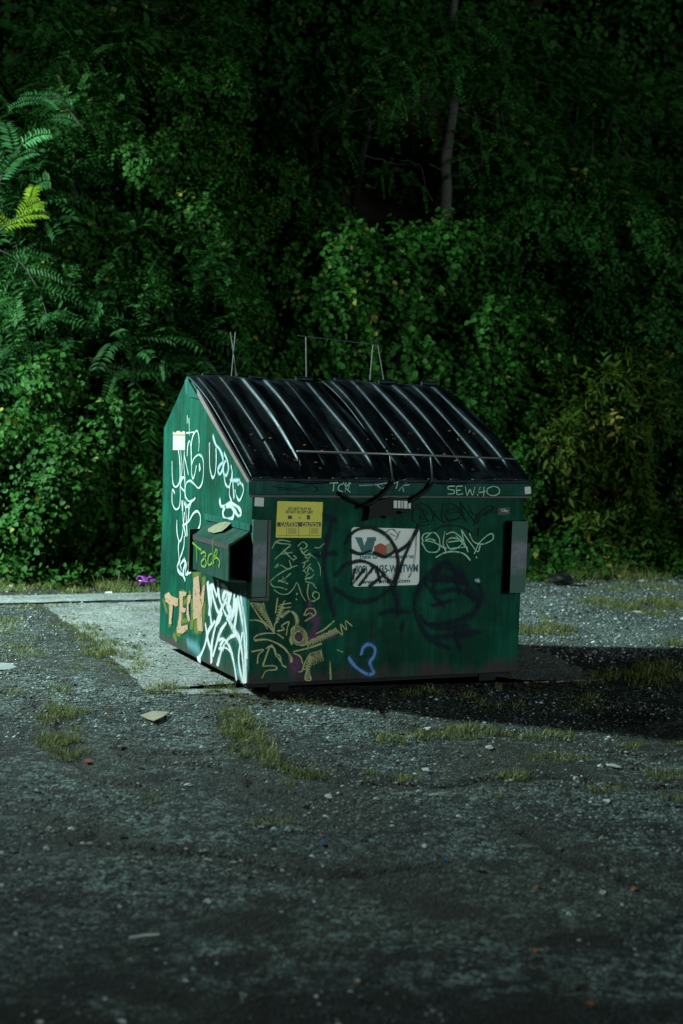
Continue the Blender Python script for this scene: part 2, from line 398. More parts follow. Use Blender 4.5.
# loose stones of the broken asphalt
def scatter_view(n, zmax=0, u=(-40, 723), v=(592, 1040)):
    """points on the ground over the lot in front of the plants, evenly per square metre"""
    out = []
    while len(out) < n:
        x = rng.uniform(-3.4, 7.2, n*3); y = rng.uniform(-5.6, 5.2, n*3)
        d = np.c_[x, y]-CAM[:2]; a = d@RIGHT[:2]; z = d@np.array([_s, _c])
        ok = (z > 3.6)&(np.abs(a) < z*.27+.5)
        out += list(np.c_[x, y][ok])
    return np.array(out[:n])
def stones(name, P, size, mat, attrs=True):
    n = len(P)
    oc = np.array([(1,0,0),(0,1,0),(-1,0,0),(0,-1,0),(0,0,.75),(0,0,-.5)], float)
    V = oc[None]*(1+rng.uniform(-.35, .35, (n, 6, 1)))
    a = rng.uniform(0, 6.28, n); ca, sa = np.cos(a), np.sin(a)
    V = np.stack([V[...,0]*ca[:,None]-V[...,1]*sa[:,None]*.8, V[...,0]*sa[:,None]+V[...,1]*ca[:,None]*.8, V[...,2]*rng.uniform(.5, .95, (n,1))], -1)
    V = V*size[:,None,None]
    V[...,0] += P[:,0,None]; V[...,1] += P[:,1,None]; V[...,2] += (P[:,2]+size*.15)[:,None]
    F = np.array([(0,1,4),(1,2,4),(2,3,4),(3,0,4),(1,0,5),(2,1,5),(3,2,5),(0,3,5)])
    Fa = (F[None]+np.arange(n)[:,None,None]*6).reshape(-1, 3)
    return npmesh(name, V.reshape(-1, 3), Fa, mat, attrs={'tone': np.repeat(rng.uniform(0, 1, n), 6)})
def stone_mat():
    m = Mat('stone', .8, (.2,.2,.2), .35); t = m.attr('tone')
    m.color(m.mix(m.ramp(t, [(0, 0), (.5, .16), (.82, .45), (1, 1)]), (.020,.032,.032), (.50,.58,.56))); return m.m
P = scatter_view(95000)
P3 = np.c_[P, 0*P[:,0]]
keep = (noise(P3, 1.6, 12)*.6+noise(P3, 7, 13)*.4+.35*((P[:,0] > 2.5)&(P[:,1] > .6)) > .30+.35*rng.random(len(P)))
inb = (P[:,0] > .02)&(P[:,0] < 1.8)&(P[:,1] > .03)&(P[:,1] < 1.75)
onslab = (P[:,0] > -.4)&(P[:,0] < 2.5)&(P[:,1] > .1)&(P[:,1] < 4.1)
far_ = ~((P[:,1]+.42*P[:,0] < -4.1)&(rng.random(len(P)) < .7))
keep &= far_
keep &= ~inb & (~onslab | (rng.random(len(P)) < .35))
P = P[keep]; onslab = onslab[keep]
z = ground_height(P); z[onslab] = .003
sz = np.exp(rng.normal(math.log(.0056), .48, len(P))); sz = np.clip(sz, .0025, .022)*np.where((P[:,0] > 2.5)&(P[:,1] > .6), 1.3, 1)
tag(stones('gravel', np.c_[P, z], sz, stone_mat()), 'loose grey gravel and broken asphalt crumbs over the lot', 'gravel', kind='stuff')

# ------------------------------------------------------------------ the dumpster
W_, D_ = 1.83, 1.76
H_F, H_P, Y_P, H_S = 1.13+ZB, 1.80+ZB, 1.23, 1.458+ZB
dump = empty('dumpster', (0.9, 0.88, 0), 'dark green steel dumpster covered in graffiti under black ribbed lids, standing on concrete', 'dumpster')
b = MB()
b.prism([(0, ZB), (D_, ZB), (D_, H_S), (Y_P+.06, H_P), (Y_P-.02, H_P), (.0, H_F+.045)], 0, W_)
b.build('body', PAINT, dump, bevel=.006)
# rim: fascia along the front top, returning a little round the corners
b = MB(); b.box((-.035, -.030, 1.122+ZB), (W_+.035, -.001, 1.198+ZB)); 
b.build('rim', PAINT_RIM, dump, bevel=.004)
b = MB(); b.box((-.022, -.012, 1.106+ZB), (W_+.022, -.0015, 1.120+ZB)); b.build('rim_shade_strip', DARKSTEEL, dump)  # dark strip painting the thin shade under the rim
# bottom channels and skids
for x in (.16, 1.58):
    b = MB(); b.box((x, .05, .012), (x+.12, D_-.05, ZB-.002)); b.build('skid', ROD_DK, dump)
b = MB(); b.box((.02, .06, ZB-.030), (W_-.02, .10, ZB-.001)); b.build('bottom_rail', ROD_DK, dump)
# lids
def seed_i(q): return int(q*10)+3
def lid_surface(x0, x1, nrib, seed):
    nx, ny = nrib*36, 48; V = []
    L = x1-x0; amp = np.random.default_rng(seed_i(seed)).uniform(.30, 1.0, nrib)
    for j in range(ny+1):
        t = j/ny; y = Y_P-.03 + (-.030-Y_P+.03)*t; zz = (H_P+.012)+(H_F+.074-H_P)*t
        dome = .036*math.sin(math.pi*t)**.8 if 0 < t < 1 else .0
        for i in range(nx+1):
            s = i/nx; x = x0+L*s; ph = s*nrib % 1
            rr_ = min(max((ph-.24)/.07, 0), 1)*min(max((.58-ph)/.12, 0), 1); rib = rr_*rr_*(3-2*rr_)*amp[int(s*nrib-1e-6)]
            fade = min(1, t/.06)*min(1, max(0, (.93-t))/.05)
            wob = .010*math.sin(x*5+seed+t*3)+.007*math.sin(x*11+t*7+seed)
            V.append((x, y-.45*dome-.42*rib*.030*fade, zz+dome+rib*.025*fade+wob))
    V = np.array(V); I = np.arange((nx+1)*(ny+1)).reshape(ny+1, nx+1)
    Fq = np.stack([I[:-1,:-1], I[1:,:-1], I[1:,1:], I[:-1,1:]], -1).reshape(-1, 4)
    # underside + rim walls
    n = len(V); V2 = V-np.array([0, 0, .012]); Fb = Fq[:, ::-1]+n
    bd = list(I[0,:])+list(I[1:,-1])+list(I[-1,::-1][1:])+list(I[::-1,0][1:])
    side = np.array([(bd[k], bd[k+1], bd[k+1]+n, bd[k]+n) for k in range(len(bd)-1)])
    return np.r_[V, V2], np.r_[Fq, Fb, side]
for i, (x0, x1) in enumerate(((-.018, .905), (.925, W_+.018))):
    V, Fq = lid_surface(x0, x1, 6, i*2.1)
    ld = npmesh('lid', V, Fq, LID, dump, smooth=True)
    # front lip and little ridges along it
    b = MB(); b.box((x0, -.040, H_F+.070), (x1, -.020, H_F+.086))
    k = x0+.05
    while k < x1-.06:
        b.box((k, -.043, H_F+.0865), (k+.055, -.010, H_F+.096)); k += .153
    b.build('lid_lip', LID, ld, bevel=.004)
    for k in range(3):
        b = MB(); xx = x0+.1+k*.33; b.tube([(xx, Y_P-.02, H_P+.020), (xx+.12, Y_P-.02, H_P+.020)], .016, 10); b.build('hinge', LID, ld)
# rear lids on the back slope
b = MB()
b.prism([(Y_P+.07, H_P-.004), (D_-.01, H_S+.010), (D_-.01, H_S+.018), (Y_P+.07, H_P+.004)], .05, W_-.05)
b.build('rear_lid', LID, dump)
# scraped guard along the sloping edge of the side
b = MB(); b.prism([(-.015, H_F+.020), (-.015, H_F+.050), (Y_P-.22, H_P-.070), (Y_P-.22, H_P-.112)], -.016, -.002); b.build('edge_guard', GUARD, dump)
b = MB(); b.prism([(Y_P-.25, H_P-.135), (Y_P-.05, H_P-.030), (Y_P+.00, H_P+.012), (Y_P+.05, H_P-.02), (Y_P+.03, H_P-.10), (Y_P-.05, H_P-.12)], -.014, -.0022); b.build('corner_plate', PAINT_RIM, dump)
# fork pockets: hollow sleeves, open at the front
def pocket(sx, x0):
    m = MB(); O = []
    prof = [(0, .905), (-.129, .828), (-.129, .610), (0, .600)]
    def X(p): return x0 + p*sx
    for (a, c) in ((0, 1), (1, 2), (2, 3)):
        p, q = prof[a], prof[c]; ins = .008
        # plate with thickness toward the inside
        pi = (min(p[0]+ins, 0), p[1]-(.008 if a == 0 else -.008 if a == 2 and False else 0)); qi = (min(q[0]+ins, 0), q[1]-(.008 if c == 1 and a == 0 else 0))
        if a == 2: pi = (p[0]+ins, p[1]+.010); qi = (0, q[1]+.010)
        if a == 0: pi = (0, p[1]-.012); qi = (q[0]+ins, q[1]-.012)
        if a == 1: pi = (p[0]+ins, p[1]-.012); qi = (q[0]+ins, q[1]+.010)
        V = []
        for y in (.022, .690): V += [(X(p[0]), y, p[1]+ZB), (X(q[0]), y, q[1]+ZB), (X(qi[0]), y, qi[1]+ZB), (X(pi[0]), y, pi[1]+ZB)]
        m.add(V, [(0,1,5,4),(1,2,6,5),(2,3,7,6),(3,0,4,7),(0,3,2,1),(4,5,6,7)])
    o = m.build('fork_pocket', POCKET, dump)
    m = MB(); m.box((min(X(0), X(-.15)), .691, .590+ZB), (max(X(0), X(-.15)), .705, .86+ZB)); m.build('end_plate', RUSTY, o, bevel=.003)
    m = MB(); m.box((min(X(-.001), X(-.012)), -.0, .906+ZB), (max(X(-.001), X(-.012)), .82, .945+ZB)); m.build('flange', PAINT_RIM, o, bevel=.002)
    # worn steel edge strip on the outer face
    m = MB(); m.box((min(X(-.129), X(-.133)), .024, .795+ZB), (max(X(-.1292), X(-.133)), .688, .826+ZB)); m.build('worn_strip', DARKSTEEL, o)
    return o
RUSTY = simple('rusty_steel', (.075,.042,.030), .7, .5, 30, bump=.4)
pocket(1, 0.0)
b = MB(); b.box((W_+.001, -.02, .66+ZB), (W_+.045, .60, .82+ZB)); b.build('fork_pocket', POCKET, dump, bevel=.004)
# corner braces
b = MB(); b.box((.000, -.030, .520+ZB), (.105, -.001, .975+ZB)); br = b.build('corner_brace', BRACE, dump, bevel=.003)
b = MB(); b.box((.002, -.036, .500+ZB), (.108, -.001, .518+ZB)); b.box((.090, -.038, .520+ZB), (.106, -.031, .972+ZB)); b.build('lip', DARKSTEEL, br)
b = MB()
xa, xb = on_plane(511, 560, 1, -.075)[0], on_plane(526.5, 560, 1, -.075)[0]
b.box((xa, -.075, .515+ZB), (xb, -.067, .965+ZB)); b.box((xb-.008, -.066, .515+ZB), (xb, -.001, .965+ZB))
b.box((xa, -.0665, .515+ZB), (xb-.009, -.001, .523+ZB)); b.box((xa, -.0665, .957+ZB), (xb-.009, -.001, .965+ZB))
br = b.build('corner_brace', BRACE, dump)
b = MB(); b.box((on_plane(504.5, 560, 1, -.004)[0], -.004, .515+ZB), (xa+.03, -.0012, .965+ZB)); b.build('slot_shade', ROD_DK, br)  # dark plate standing in for the shade inside the open channel
# lock bar over the lids
zb = on_plane(390, 455, 1, -.06)[2]
def yp(u, v, y): return on_plane(u, v, 1, y)
b = MB(); p0, p1 = yp(297, 451.5, -.06), yp(516, 459, -.06)
b.tube([p0, (p0+p1)/2+np.array([0, 0, .004]), p1], .0065, 8)
lb = b.build('lock_bar', ROD, dump, smooth=True)
b = MB(); b.tube([yp(297, 451.5, -.06), yp(300, 470, -.045)], .004, 6); b.build('bracket', ROD_DK, lb)
for (u0, u1) in ((390, 393), (430.5, 432.5)):
    b = MB(); b.tube([yp(u0, 455, -.06), yp(u0+1, 466, -.064), yp(u1, 481, -.066)], .005, 8)
    b.build('post', simple('dull_rod', (.09,.095,.09), .5), lb, smooth=True)
for pts in (((393,481),(388,489),(380,497),(372,503),(362,506)), ((432.5,482),(428,489),(420,495),(412,500),(408,502))):
    b = MB(); b.tube([yp(u, v, -.062) for u, v in pts], .012, 8); b.build('arm', ROD_DK, lb, smooth=True)
# lock box and the hanging chain
lk = MB()
def fpoly(mb, px, y0, y1):
    P = [on_plane(u, v, 1, y1) for u, v in px]; n = len(P)
    mb.add([(p[0], y0, p[2]) for p in P]+[(p[0], y1, p[2]) for p in P], [tuple(range(n)), tuple(range(2*n-1, n-1, -1))]+[(i, i+n, (i+1)%n+n, (i+1)%n) for i in range(n)])
fpoly(lk, [(367,503),(382,499),(390,497),(411,499),(412,509),(404,513),(396,510),(390,517),(380,515),(375,518),(366,520),(368,510)], -.060, -.034)
lock = lk.build('lock_box', ROD_DK, dump)
lk = MB(); fpoly(lk, [(393.5,500.5),(410.5,501),(410.5,508.5),(393.5,508)], -.064, -.061); lbx = lk.build('label', PAPER, lock)
lk = MB()
for u in (397,400.5,403,407.5): fpoly(lk, [(u,500.5),(u+1,500.5),(u+1,508.3),(u,508.3)], -.0652, -.0642)
lk.build('print', simple('grey_ink', (.12,.13,.13)), lbx)
b = MB(); b.tube([yp(u, v, -.036) for u, v in ((337,492.5),(345,496),(354,501),(362,504),(372,505))], .008, 8)
b.build('chain', ROD_DK, dump, smooth=True)
# thin wire frame standing at the back edge of the lids
yb = Y_P+.03
b = MB(); b.tube([yp(236.5, 376, yb), yp(230.5, 332, yb)], .0035, 5); b.build('lid_wire', ROD, dump); b = MB(); b.tube([yp(231.5, 376, yb+.008), yp(235.5, 332, yb+.008)], .0035, 5); b.build('lid_wire', ROD, dump); b = MB()
b.tube([yp(306.5, 378, yb), yp(306, 337, yb)], .0045, 5); b.build('lid_wire', ROD, dump); b = MB()
b.tube([yp(370, 380, yb), yp(373, 344, yb)], .0035, 5); b.build('lid_wire', ROD, dump); b = MB(); b.tube([yp(384, 381, yb), yp(378, 345, yb)], .0035, 5)
b.build('lid_wire', ROD, dump)
b = MB(); b.tube([yp(298, 335.5, yb), yp(306, 336.5, yb), yp(345, 341, yb), yp(378, 345, yb)], .0032, 5); b.build('lid_wire', simple('dull_wire', (.10,.105,.10), .5), dump)

# --- stickers and signs
def quad_plate(name, px, y, th, mat, parent, rnd=.012, axis=1):
    P = [on_plane(u, v, axis, y) for u, v in px]
    pts = []
    for i in range(4):
        a, c, d = P[i-1], P[i], P[(i+1)%4]; e1 = (a-c)/np.linalg.norm(a-c); e2 = (d-c)/np.linalg.norm(d-c)
        for k in range(5):
            t = k/4*math.pi/2; pts.append(c+e1*rnd*(1-math.sin(t))+e2*rnd*(1-math.cos(t)))
    n = len(pts); off = np.zeros(3); off[axis] = th
    m = MB(); m.add(pts+[p+off for p in pts], [tuple(range(n)), tuple(range(2*n-1, n-1, -1))]+[(i, i+n, (i+1)%n+n, (i+1)%n) for i in range(n)])
    return m.build(name, mat, parent)
def text_mesh(txt, size):
    cu = bpy.data.curves.new('t', 'FONT'); cu.body = txt; cu.size = size; cu.offset = size*.03
    o = bpy.data.objects.new('t', cu); COL.objects.link(o)
    dg = bpy.context.evaluated_depsgraph_get(); dg.update(); me = bpy.data.meshes.new_from_object(o.evaluated_get(dg))
    bpy.data.objects.remove(o); return me
def lettering(lines, y, mat, parent, name='lettering'):
    """lines: (text, px left, px baseline, px right) on the plane y"""
    V = []; F = []
    for txt, (u0, v0), (u1, v1), hs in lines:
        me = text_mesh(txt, 1.0); A = on_plane(u0, v0, 1, y); B = on_plane(u1, v1, 1, y)
        vs = np.array([v.co[:] for v in me.vertices]); wv = vs[:,0].max()-vs[:,0].min(); x0 = vs[:,0].min()
        d = B-A; n = len(V)
        for q in vs:
            p = A+d*((q[0]-x0)/wv); V.append((p[0], y, p[2]+q[1]*hs))
        F += [tuple(i+n for i in pl.vertices) for pl in me.polygons]
    me = bpy.data.meshes.new(name); me.from_pydata(V, [], F); return link(name, me, mat, parent)
ys = quad_plate('warning_sticker', [(277.3,501.1),(322.9,502.1),(321.2,538),(275.6,537.6)], -.0015, -.001, YELLOW, dump, .006)
lettering([('DO NOT PLAY IN', (288,509.8), (311,510.2), .022), ('DO NOT OCCUPY UNIT', (286,513.2), (313,513.7), .024)], -.0032, INK, ys)
m = MB()
def fquad(mb, u0, v0, u1, v1, y, th=.0003):
    P = [on_plane(u, v, 1, y) for u, v in ((u0,v0),(u1,v0),(u1,v1),(u0,v1))]
    mb.add(P, [(0,1,2,3)])
fquad(m, 277.2, 522.2, 320.8, 526.6, -.0030)
for (u, v, a, c) in ((288,515.5,292,519),(307,515,310,519.5),(299,517,300.2,518.5)): fquad(m, u, v, a, c, -.0030)
for u in (286.5, 298.5, 309.5): fquad(m, u, 527, u+.35, 535.5, -.0030)
fquad(m, 277, 535.4, 320.5, 535.8, -.0030)
for k in range(6): fquad(m, 288, 528+k*1.1, 296.5, 528.35+k*1.1, -.0030); fquad(m, 311, 528+k*1.1, 318.5, 528.35+k*1.1, -.0030)
m.build('warning_band', INK, ys)
lettering([('CAUTION', (280.5,526.2), (298,526.3), .032), ('CAUTION', (302,526.4), (319,526.6), .032)], -.0036, YELLOW, ys)
sg = quad_plate('company_sign', [(351.2,527.1),(419.7,528.9),(419,584.8),(352.5,586.8)], -.0015, -.0015, SIGNW, dump, .022)
lettering([('800) TW35-WMTWM', (355,573.5), (418,571.8), .066), ('Think Green environment', (359,558.8), (414,558.2), .036)], -.0042, TEAL, sg)
lettering([('www.wm4us.com', (362,583.8), (410,582.4), .036)], -.0042, TEAL, sg)
m = MB()
def fp(mb, px, y):
    mb.add([on_plane(u, v, 1, y) for u, v in px], [tuple(range(len(px)))])
fp(m, [(355,537),(362,537.5),(364.5,546),(366,541),(375,541),(372,552.5),(362,552.5)], -.0040)
fp(m, [(367,537.3),(375.8,537),(376.2,541),(366.8,541)], -.0040)
fp(m, [(352,551),(372,552.8),(390,553),(390,556),(372,555.5),(352,554)], -.0041)
m.build('emblem', TEAL, sg)
m = MB(); cxy = [(380.5+6.2*math.cos(k*.5236)*(1+.12*(k%2)), 549.3+5.6*math.sin(k*.5236)*(1+.12*(k%2))) for k in range(12)]; fp(m, cxy, -.0044); m.build('emblem', RED, sg)
m = MB(); cxy = [(391+7*math.cos(k*.5236), 549+6*math.sin(k*.5236)) for k in range(12)]; fp(m, cxy, -.0036); m.build('emblem', simple('faded_olive_ink', (.32,.36,.24)), sg)
quad_plate('sticker', [(254.8,497),(264,497.8),(263.5,506.6),(254.2,506)], -.0015, -.001, PAPER, dump, .003)
s2 = quad_plate('sticker', [(498,507.8),(509.6,507.2),(509.8,514.6),(497.8,515.2)], -.0015, -.001, INK, dump, .004)
quad_plate('sticker', [(524.5,487),(530.5,486.4),(531.2,493.6),(525,494.2)], -.0305, -.001, PAPER, dump, .006)
nt_ = quad_plate('notice', [(173.2,435.2),(185.4,435.5),(185.2,450.2),(173,450)], -.0015, -.001, simple('notice_paper', (.38,.35,.34), .7, .12, 30), dump, .001, axis=0)
m = MB(); P = [on_plane(u, v, 0, -.0016) for u, v in ((172.8,434.6),(173,431.5),(175,433),(177,431),(179.5,430.8),(181,432.5),(183,431),(185,431.5),(185.3,434.8))]
m.add(P, [tuple(range(len(P)))]); m.build('torn_strip', simple('torn_paper', (.42,.33,.24), .8), nt_)

# --- graffiti: thin layers of paint following traced strokes on the real surfaces
def spray_mat(name, col, alpha=1.0, lo=.05, hi=.5, grain=.35, gsc=60, rough=.5):
    m = Mat(name, rough, col, .12)
    c = m.mix(m.noise(14, 4), tuple(x*.82 for x in col), col); m.color(c)
    e = m.attr('edge')
    g = m.math('MULTIPLY', m.math('SUBTRACT', m.noise(gsc, 5, .7), .5), grain)
    a = m.math('MULTIPLY', m.smooth(m.math('ADD', e, g), lo, hi), alpha)
    wear = m.ramp(m.noise(1, 6, .7, m.coord((30, 30, 9))), [(.34, .20), (.47, 1)])
    a = m.math('MULTIPLY', a, wear)
    m.l(a, m.b.inputs['Alpha']); return m.m
def catmull(P, n=7):
    P = [P[0]*2-P[1]]+list(P)+[P[-1]*2-P[-2]]; out = []
    for i in range(1, len(P)-2):
        a, b_, c, d = P[i-1], P[i], P[i+1], P[i+2]
        for k in range(n):
            t = k/n; out.append(.5*((2*b_)+(-a+c)*t+(2*a-5*b_+4*c-d)*t*t+(-a+3*b_-3*c+d)*t**3))
    out.append(P[-2]); return np.array(out)
_layer = [0]
def strokes(name, zoom, lst, width, axis, val, mat, parent=None, label=None, straight=False, lift=None, chisel=1):
    halo = mat in (WHITE, WHITE_FAT, BLUE, NAVY_S)
    """zoom=(ox,oy,scale) maps traced coordinates to the picture; width in metres"""
    ox, oy, sc = zoom; V = []; F = []; E = []
    sgn = -1
    nv = 0
    for st in lst:
        w_ = width
        if isinstance(st[0], (int, float)): w_ = width*st[0]; st = st[1:]
        if len(st) == 1: st = (st[0], (st[0][0]+3, st[0][1]+3))
        _layer[0] += 1
        off = .0018+ (lift or 0) + _layer[0]*.00002
        P = np.array([on_plane(ox+a/sc, oy+b_/sc, axis, val) for a, b_ in st])
        C = P if straight else catmull(P)
        # drop repeats
        keep = [0]
        for i in range(1, len(C)):
            if np.linalg.norm(C[i]-C[keep[-1]]) > .002: keep.append(i)
        C = C[keep]
        if len(C) < 2: continue
        T = np.gradient(C, axis=0); T[:, axis] = 0; T = nrm(T)
        n_ = np.zeros(3); n_[axis] = sgn
        Nn = np.cross(T, n_)
        Nn = Nn*np.array([1, chisel, 1])
        C = np.r_[[C[0]-T[0]*w_*.5], C, [C[-1]+T[-1]*w_*.5]]; Nn = np.r_[[Nn[0]], Nn, [Nn[-1]]]
        ww = w_*(1+.30*np.sin(np.arange(len(C))*.33+rng.uniform(0, 6))*rng.uniform(.4, 1)+.1*rng.random(len(C)))
        e = np.ones(len(C)); e[0] = 0; e[-1] = 0
        C[:, axis] = val+sgn*off
        n = len(C)
        for wm, em, dz in ([(3.0, .15, .0006)] if halo else [])+[(1.0, 1.0, 0)]:
            C2 = C.copy(); C2[:, axis] -= sgn*dz
            for k, side in enumerate((-.5, 0, .5)):
                V.append(C2+Nn*side*ww[:, None]*wm); E.append(e*(em if k == 1 else 0))
            for k in (0, 1):
                i = np.arange(n-1); F.append(np.stack([nv+k*n+i, nv+k*n+i+1, nv+(k+1)*n+i+1, nv+(k+1)*n+i], -1))
            nv += 3*n
    o = npmesh(name, np.concatenate(V), np.concatenate(F), mat, parent or dump, attrs={'edge': np.concatenate(E)})
    if label: o['label'] = label
    return o
WHITE = spray_mat('white_spray', (.52,.62,.61), 1, .08, .42, .15)
WHITE_SOFT = spray_mat('pale_blue_spray', (.48,.66,.70), .85, .0, .85, .3)
WHITE_FAT = spray_mat('fat_white_spray', (.58,.62,.63), 1, .02, .45, .25)
CHALK = spray_mat('pale_green_marker', (.40,.60,.34), .9, .15, .6, .5, 130)
CHALKY = spray_mat('cream_marker', (.62,.60,.30), .85, .1, .7, .5, 110)
MINT = spray_mat('mint_marker', (.48,.80,.58), .95, .1, .5, .2)
BLACKM = spray_mat('black_marker', (.004,.010,.010), .85, .1, .6, .3)
NAVY = spray_mat('navy_spray', (.005,.012,.030), .72, .0, 1.0, .35, 40)
NAVY_S = spray_mat('navy_spray_strong', (.006,.014,.018), .95, .0, .6, .2, 40)
BLUE = spray_mat('blue_spray', (.16,.36,.85), .95, .0, .6, .2)
LIME = spray_mat('lime_spray', (.22,.44,.05), .8, .0, .7, .4, 90)
PEACH = spray_mat('peach_spray', (.62,.36,.20), .97, .05, .4, .5, 50)
OLIVE = spray_mat('olive_spray', (.20,.24,.05), .6, .0, .8, .8, 40)
PURPLE = spray_mat('purple_paint', (.17,.065,.15), .75, .0, .9, .5, 30)
PALEB = spray_mat('pale_blue_haze', (.14,.33,.37), .7, .0, 1.0, .5, 30)

Z6 = (160,425,9.757)
strokes('graffiti_tag', Z6, [
 ((285,-60),(288,10),(291,95)), (.7,(270,-90),(268,-20)), (.8,(262,78),(295,74),(332,70)),
 ((120,360),(122,480),(130,570),(150,603),(176,590),(195,540),(200,400),(190,300),(180,250)),
 ((186,250),(196,400),(200,520),(205,600),(240,645)), ((205,262),(217,400),(210,510)), ((240,262),(236,400),(246,520),(246,640)),
 ((240,300),(262,400),(280,482)), ((268,300),(274,200),(290,155),(303,200),(310,300),(312,390)),
 ((310,380),(305,250),(320,120),(360,55),(380,100),(385,180),(380,250)),
 ((312,390),(312,470),(325,522),(345,470),(357,400)),
 ((310,385),(340,320),(385,290),(420,330),(428,430),(415,560),(380,615),(340,580),(300,545),(265,560),(250,610),(250,690),(280,740),(320,738),(346,712)),
 ((146,662),(125,630),(120,700),(125,770),(155,822),(190,800),(202,700),(200,600),(212,540),(232,512)),
 ((200,522),(240,518),(244,640),(250,710)), ((215,740),(220,829)), ((240,770),(262,800),(300,760),(320,740)), (2.2,(388,395),(392,430))],
 .016, 0, -.001, WHITE, label='white looping letters down the left side')
Z7 = (160,500,9.309)
strokes('graffiti_tag', Z7, [
 ((215,10),(215,120),(222,220),(242,330)), ((235,20),(245,120),(250,230),(255,332)), ((250,40),(272,90),(264,200)), ((300,0),(272,90)),
 ((160,195),(160,280),(170,350),(185,385),(205,350),(220,250),(230,120)),
 ((215,238),(270,200),(310,130),(350,105),(378,150),(375,230),(352,280),(330,290)),
 ((230,340),(225,430),(205,500),(185,550)), ((180,385),(174,450),(180,545)),
 (1.5,(186,560),(165,620),(180,670),(215,700),(235,740)), (1.5,(230,550),(237,600),(220,660),(225,712)),
 (1.3,(200,590),(225,560),(247,600),(240,690),(290,662),(300,620)), (1.5,(200,640),(190,600)), (1.6,(265,590),(276,640),(255,690))],
 .019, 0, -.001, WHITE, label='white looping letters beside the fork pocket')
Z8 = (195,425,9.754)
strokes('graffiti_tag', Z8, [((145,180),(145,300),(150,420),(175,515),(200,470),(210,350),(208,230)), ((285,480),(300,570),(330,605),(350,560),(366,470),(356,400)),
 ((345,580),(340,680),(360,742)), ((395,640),(412,702),(440,735),(475,650),(470,590),(440,560))], .019, 0, -.001, WHITE, label='thin white hooks near the sloping edge')
strokes('graffiti_tag', Z8, [((180,110),(205,190),(240,232),(270,300),(276,360),(250,390),(228,440),(245,480),(270,440),(290,360)),
 ((290,280),(320,350),(330,430),(310,490),(285,470),(280,400),(302,350)), ((350,540),(435,545),(425,580)), ((372,560),(380,650),(385,705)), ((366,470),(370,540))],
 .034, 0, -.001, WHITE_SOFT, label='soft pale blue letters near the sloping edge')
strokes('graffiti_tag', Z8, [((245,735),(258,790),(300,790),(350,768),(395,782),(432,812),(452,858),(430,888),(400,850),(372,810)),
 ((300,795),(276,850),(290,908),(330,922),(370,908),(382,840),(350,790),(300,795))], .034, 0, -.001, WHITE_SOFT if False else spray_mat('white_soft_spray', (.62,.74,.74), .95, .0, .7, .2), label='white ring above the fork pocket')
ZT = (185,510,7.59)
strokes('graffiti_tag', ZT, [((65,250),(110,290),(128,302)), ((95,290),(97,390)), ((128,330),(150,318),(165,340),(150,370),(132,390),(132,420),(155,430),(168,400),(150,350)),
 ((208,330),(186,350),(180,400),(192,418),(212,402)), (.4,(217,225),(220,430)), ((242,298),(226,350),(224,402)), ((240,300),(252,312),(240,348),(215,375),(246,362),(270,390),(264,430))],
 .018, 0, -.129, LIME, lift=.003, label='lime green letters on the fork pocket')
# peeling cream patch on the pocket's sloping top
m = MB(); P = []
for u, v in ((208,529),(214,525.5),(221,522.5),(229,521.5),(231,523.5),(227,527.5),(222,531.5),(214,533.2),(208.5,532)):
    d = ray(u, v); nn = np.array([-.107, 0, .129]); p0 = np.array([-.129, 0, .828+ZB]); t = ((p0-CAM)@nn)/(d@nn); P.append(CAM+d*t+nrm(nn)*.002)
m.add(P, [tuple(range(len(P)))]); m.build('peeling_paint', simple('peeling_cream', (.15,.15,.075), .7, .9, 28), dump)
ZL = (155,570,6.83)
strokes('graffiti_tag', ZL, [(1.6,(82,180),(150,220)), (1.2,(106,230),(104,380)), (1.5,(196,150),(180,240),(182,330),(160,440)), (1.3,(175,250),(240,190)), (1.2,(180,350),(240,345)), (1.2,(160,440),(225,400)),
 (2.1,(285,20),(290,120),(300,250),(290,415)), (1.3,(335,60),(335,240),(318,405)), (.9,(238,150),(262,280),(250,400)), (1.2,(130,440),(150,480)), (1.0,(60,200),(85,290))], .036, 0, -.001, OLIVE, chisel=2.6, label='olive outline behind the peach letters', )
PEACHF = None
def peach_fill():
    m = Mat('peach_fill', .6, (.5,.3,.17), .2)
    m.color(m.mix(m.noise(30, 5), (.30,.19,.11), (.48,.30,.20)))
    m.l(m.math('MULTIPLY', m.ramp(m.noise(26, 6, .7), [(.36, 0), (.43, 1)]), .95), m.b.inputs['Alpha']); return m.m
m = MB()
for pg in ([(65,170),(95,150),(110,175),(130,185),(158,195),(155,245),(140,250),(122,235),(112,372),(95,370),(100,235),(70,215)],
           [(165,145),(215,150),(212,175),(190,180),(188,255),(212,262),(205,290),(186,290),(180,345),(178,385),(222,372),(225,400),(190,435),(150,430),(148,395),(162,330),(170,240)],
           [(222,175),(248,165),(240,215),(228,240),(232,300),(240,345),(226,352),(214,300)],
           [(262,55),(298,40),(305,120),(310,190),(328,110),(342,100),(332,220),(318,280),(326,420),(292,415),(286,330),(262,340),(258,200)]):
    P = [on_plane(155+a/6.83, 570+b_/6.83, 0, -.0068) for a, b_ in pg]; m.add(P, [tuple(range(len(P)))])
pt = m.build('graffiti_tag', peach_fill(), dump); pt['label'] = 'peach coloured block letters low on the left side'
strokes('graffiti_tag', ZL, [(2.4,(612,180),(620,400),(622,690)), (2.4,(585,170),(600,300),(606,500)), (1.8,(560,680),(600,740)), (2.6,(230,500),(300,540))], .05, 0, -.001, PALEB, label='pale blue haze along the corner')
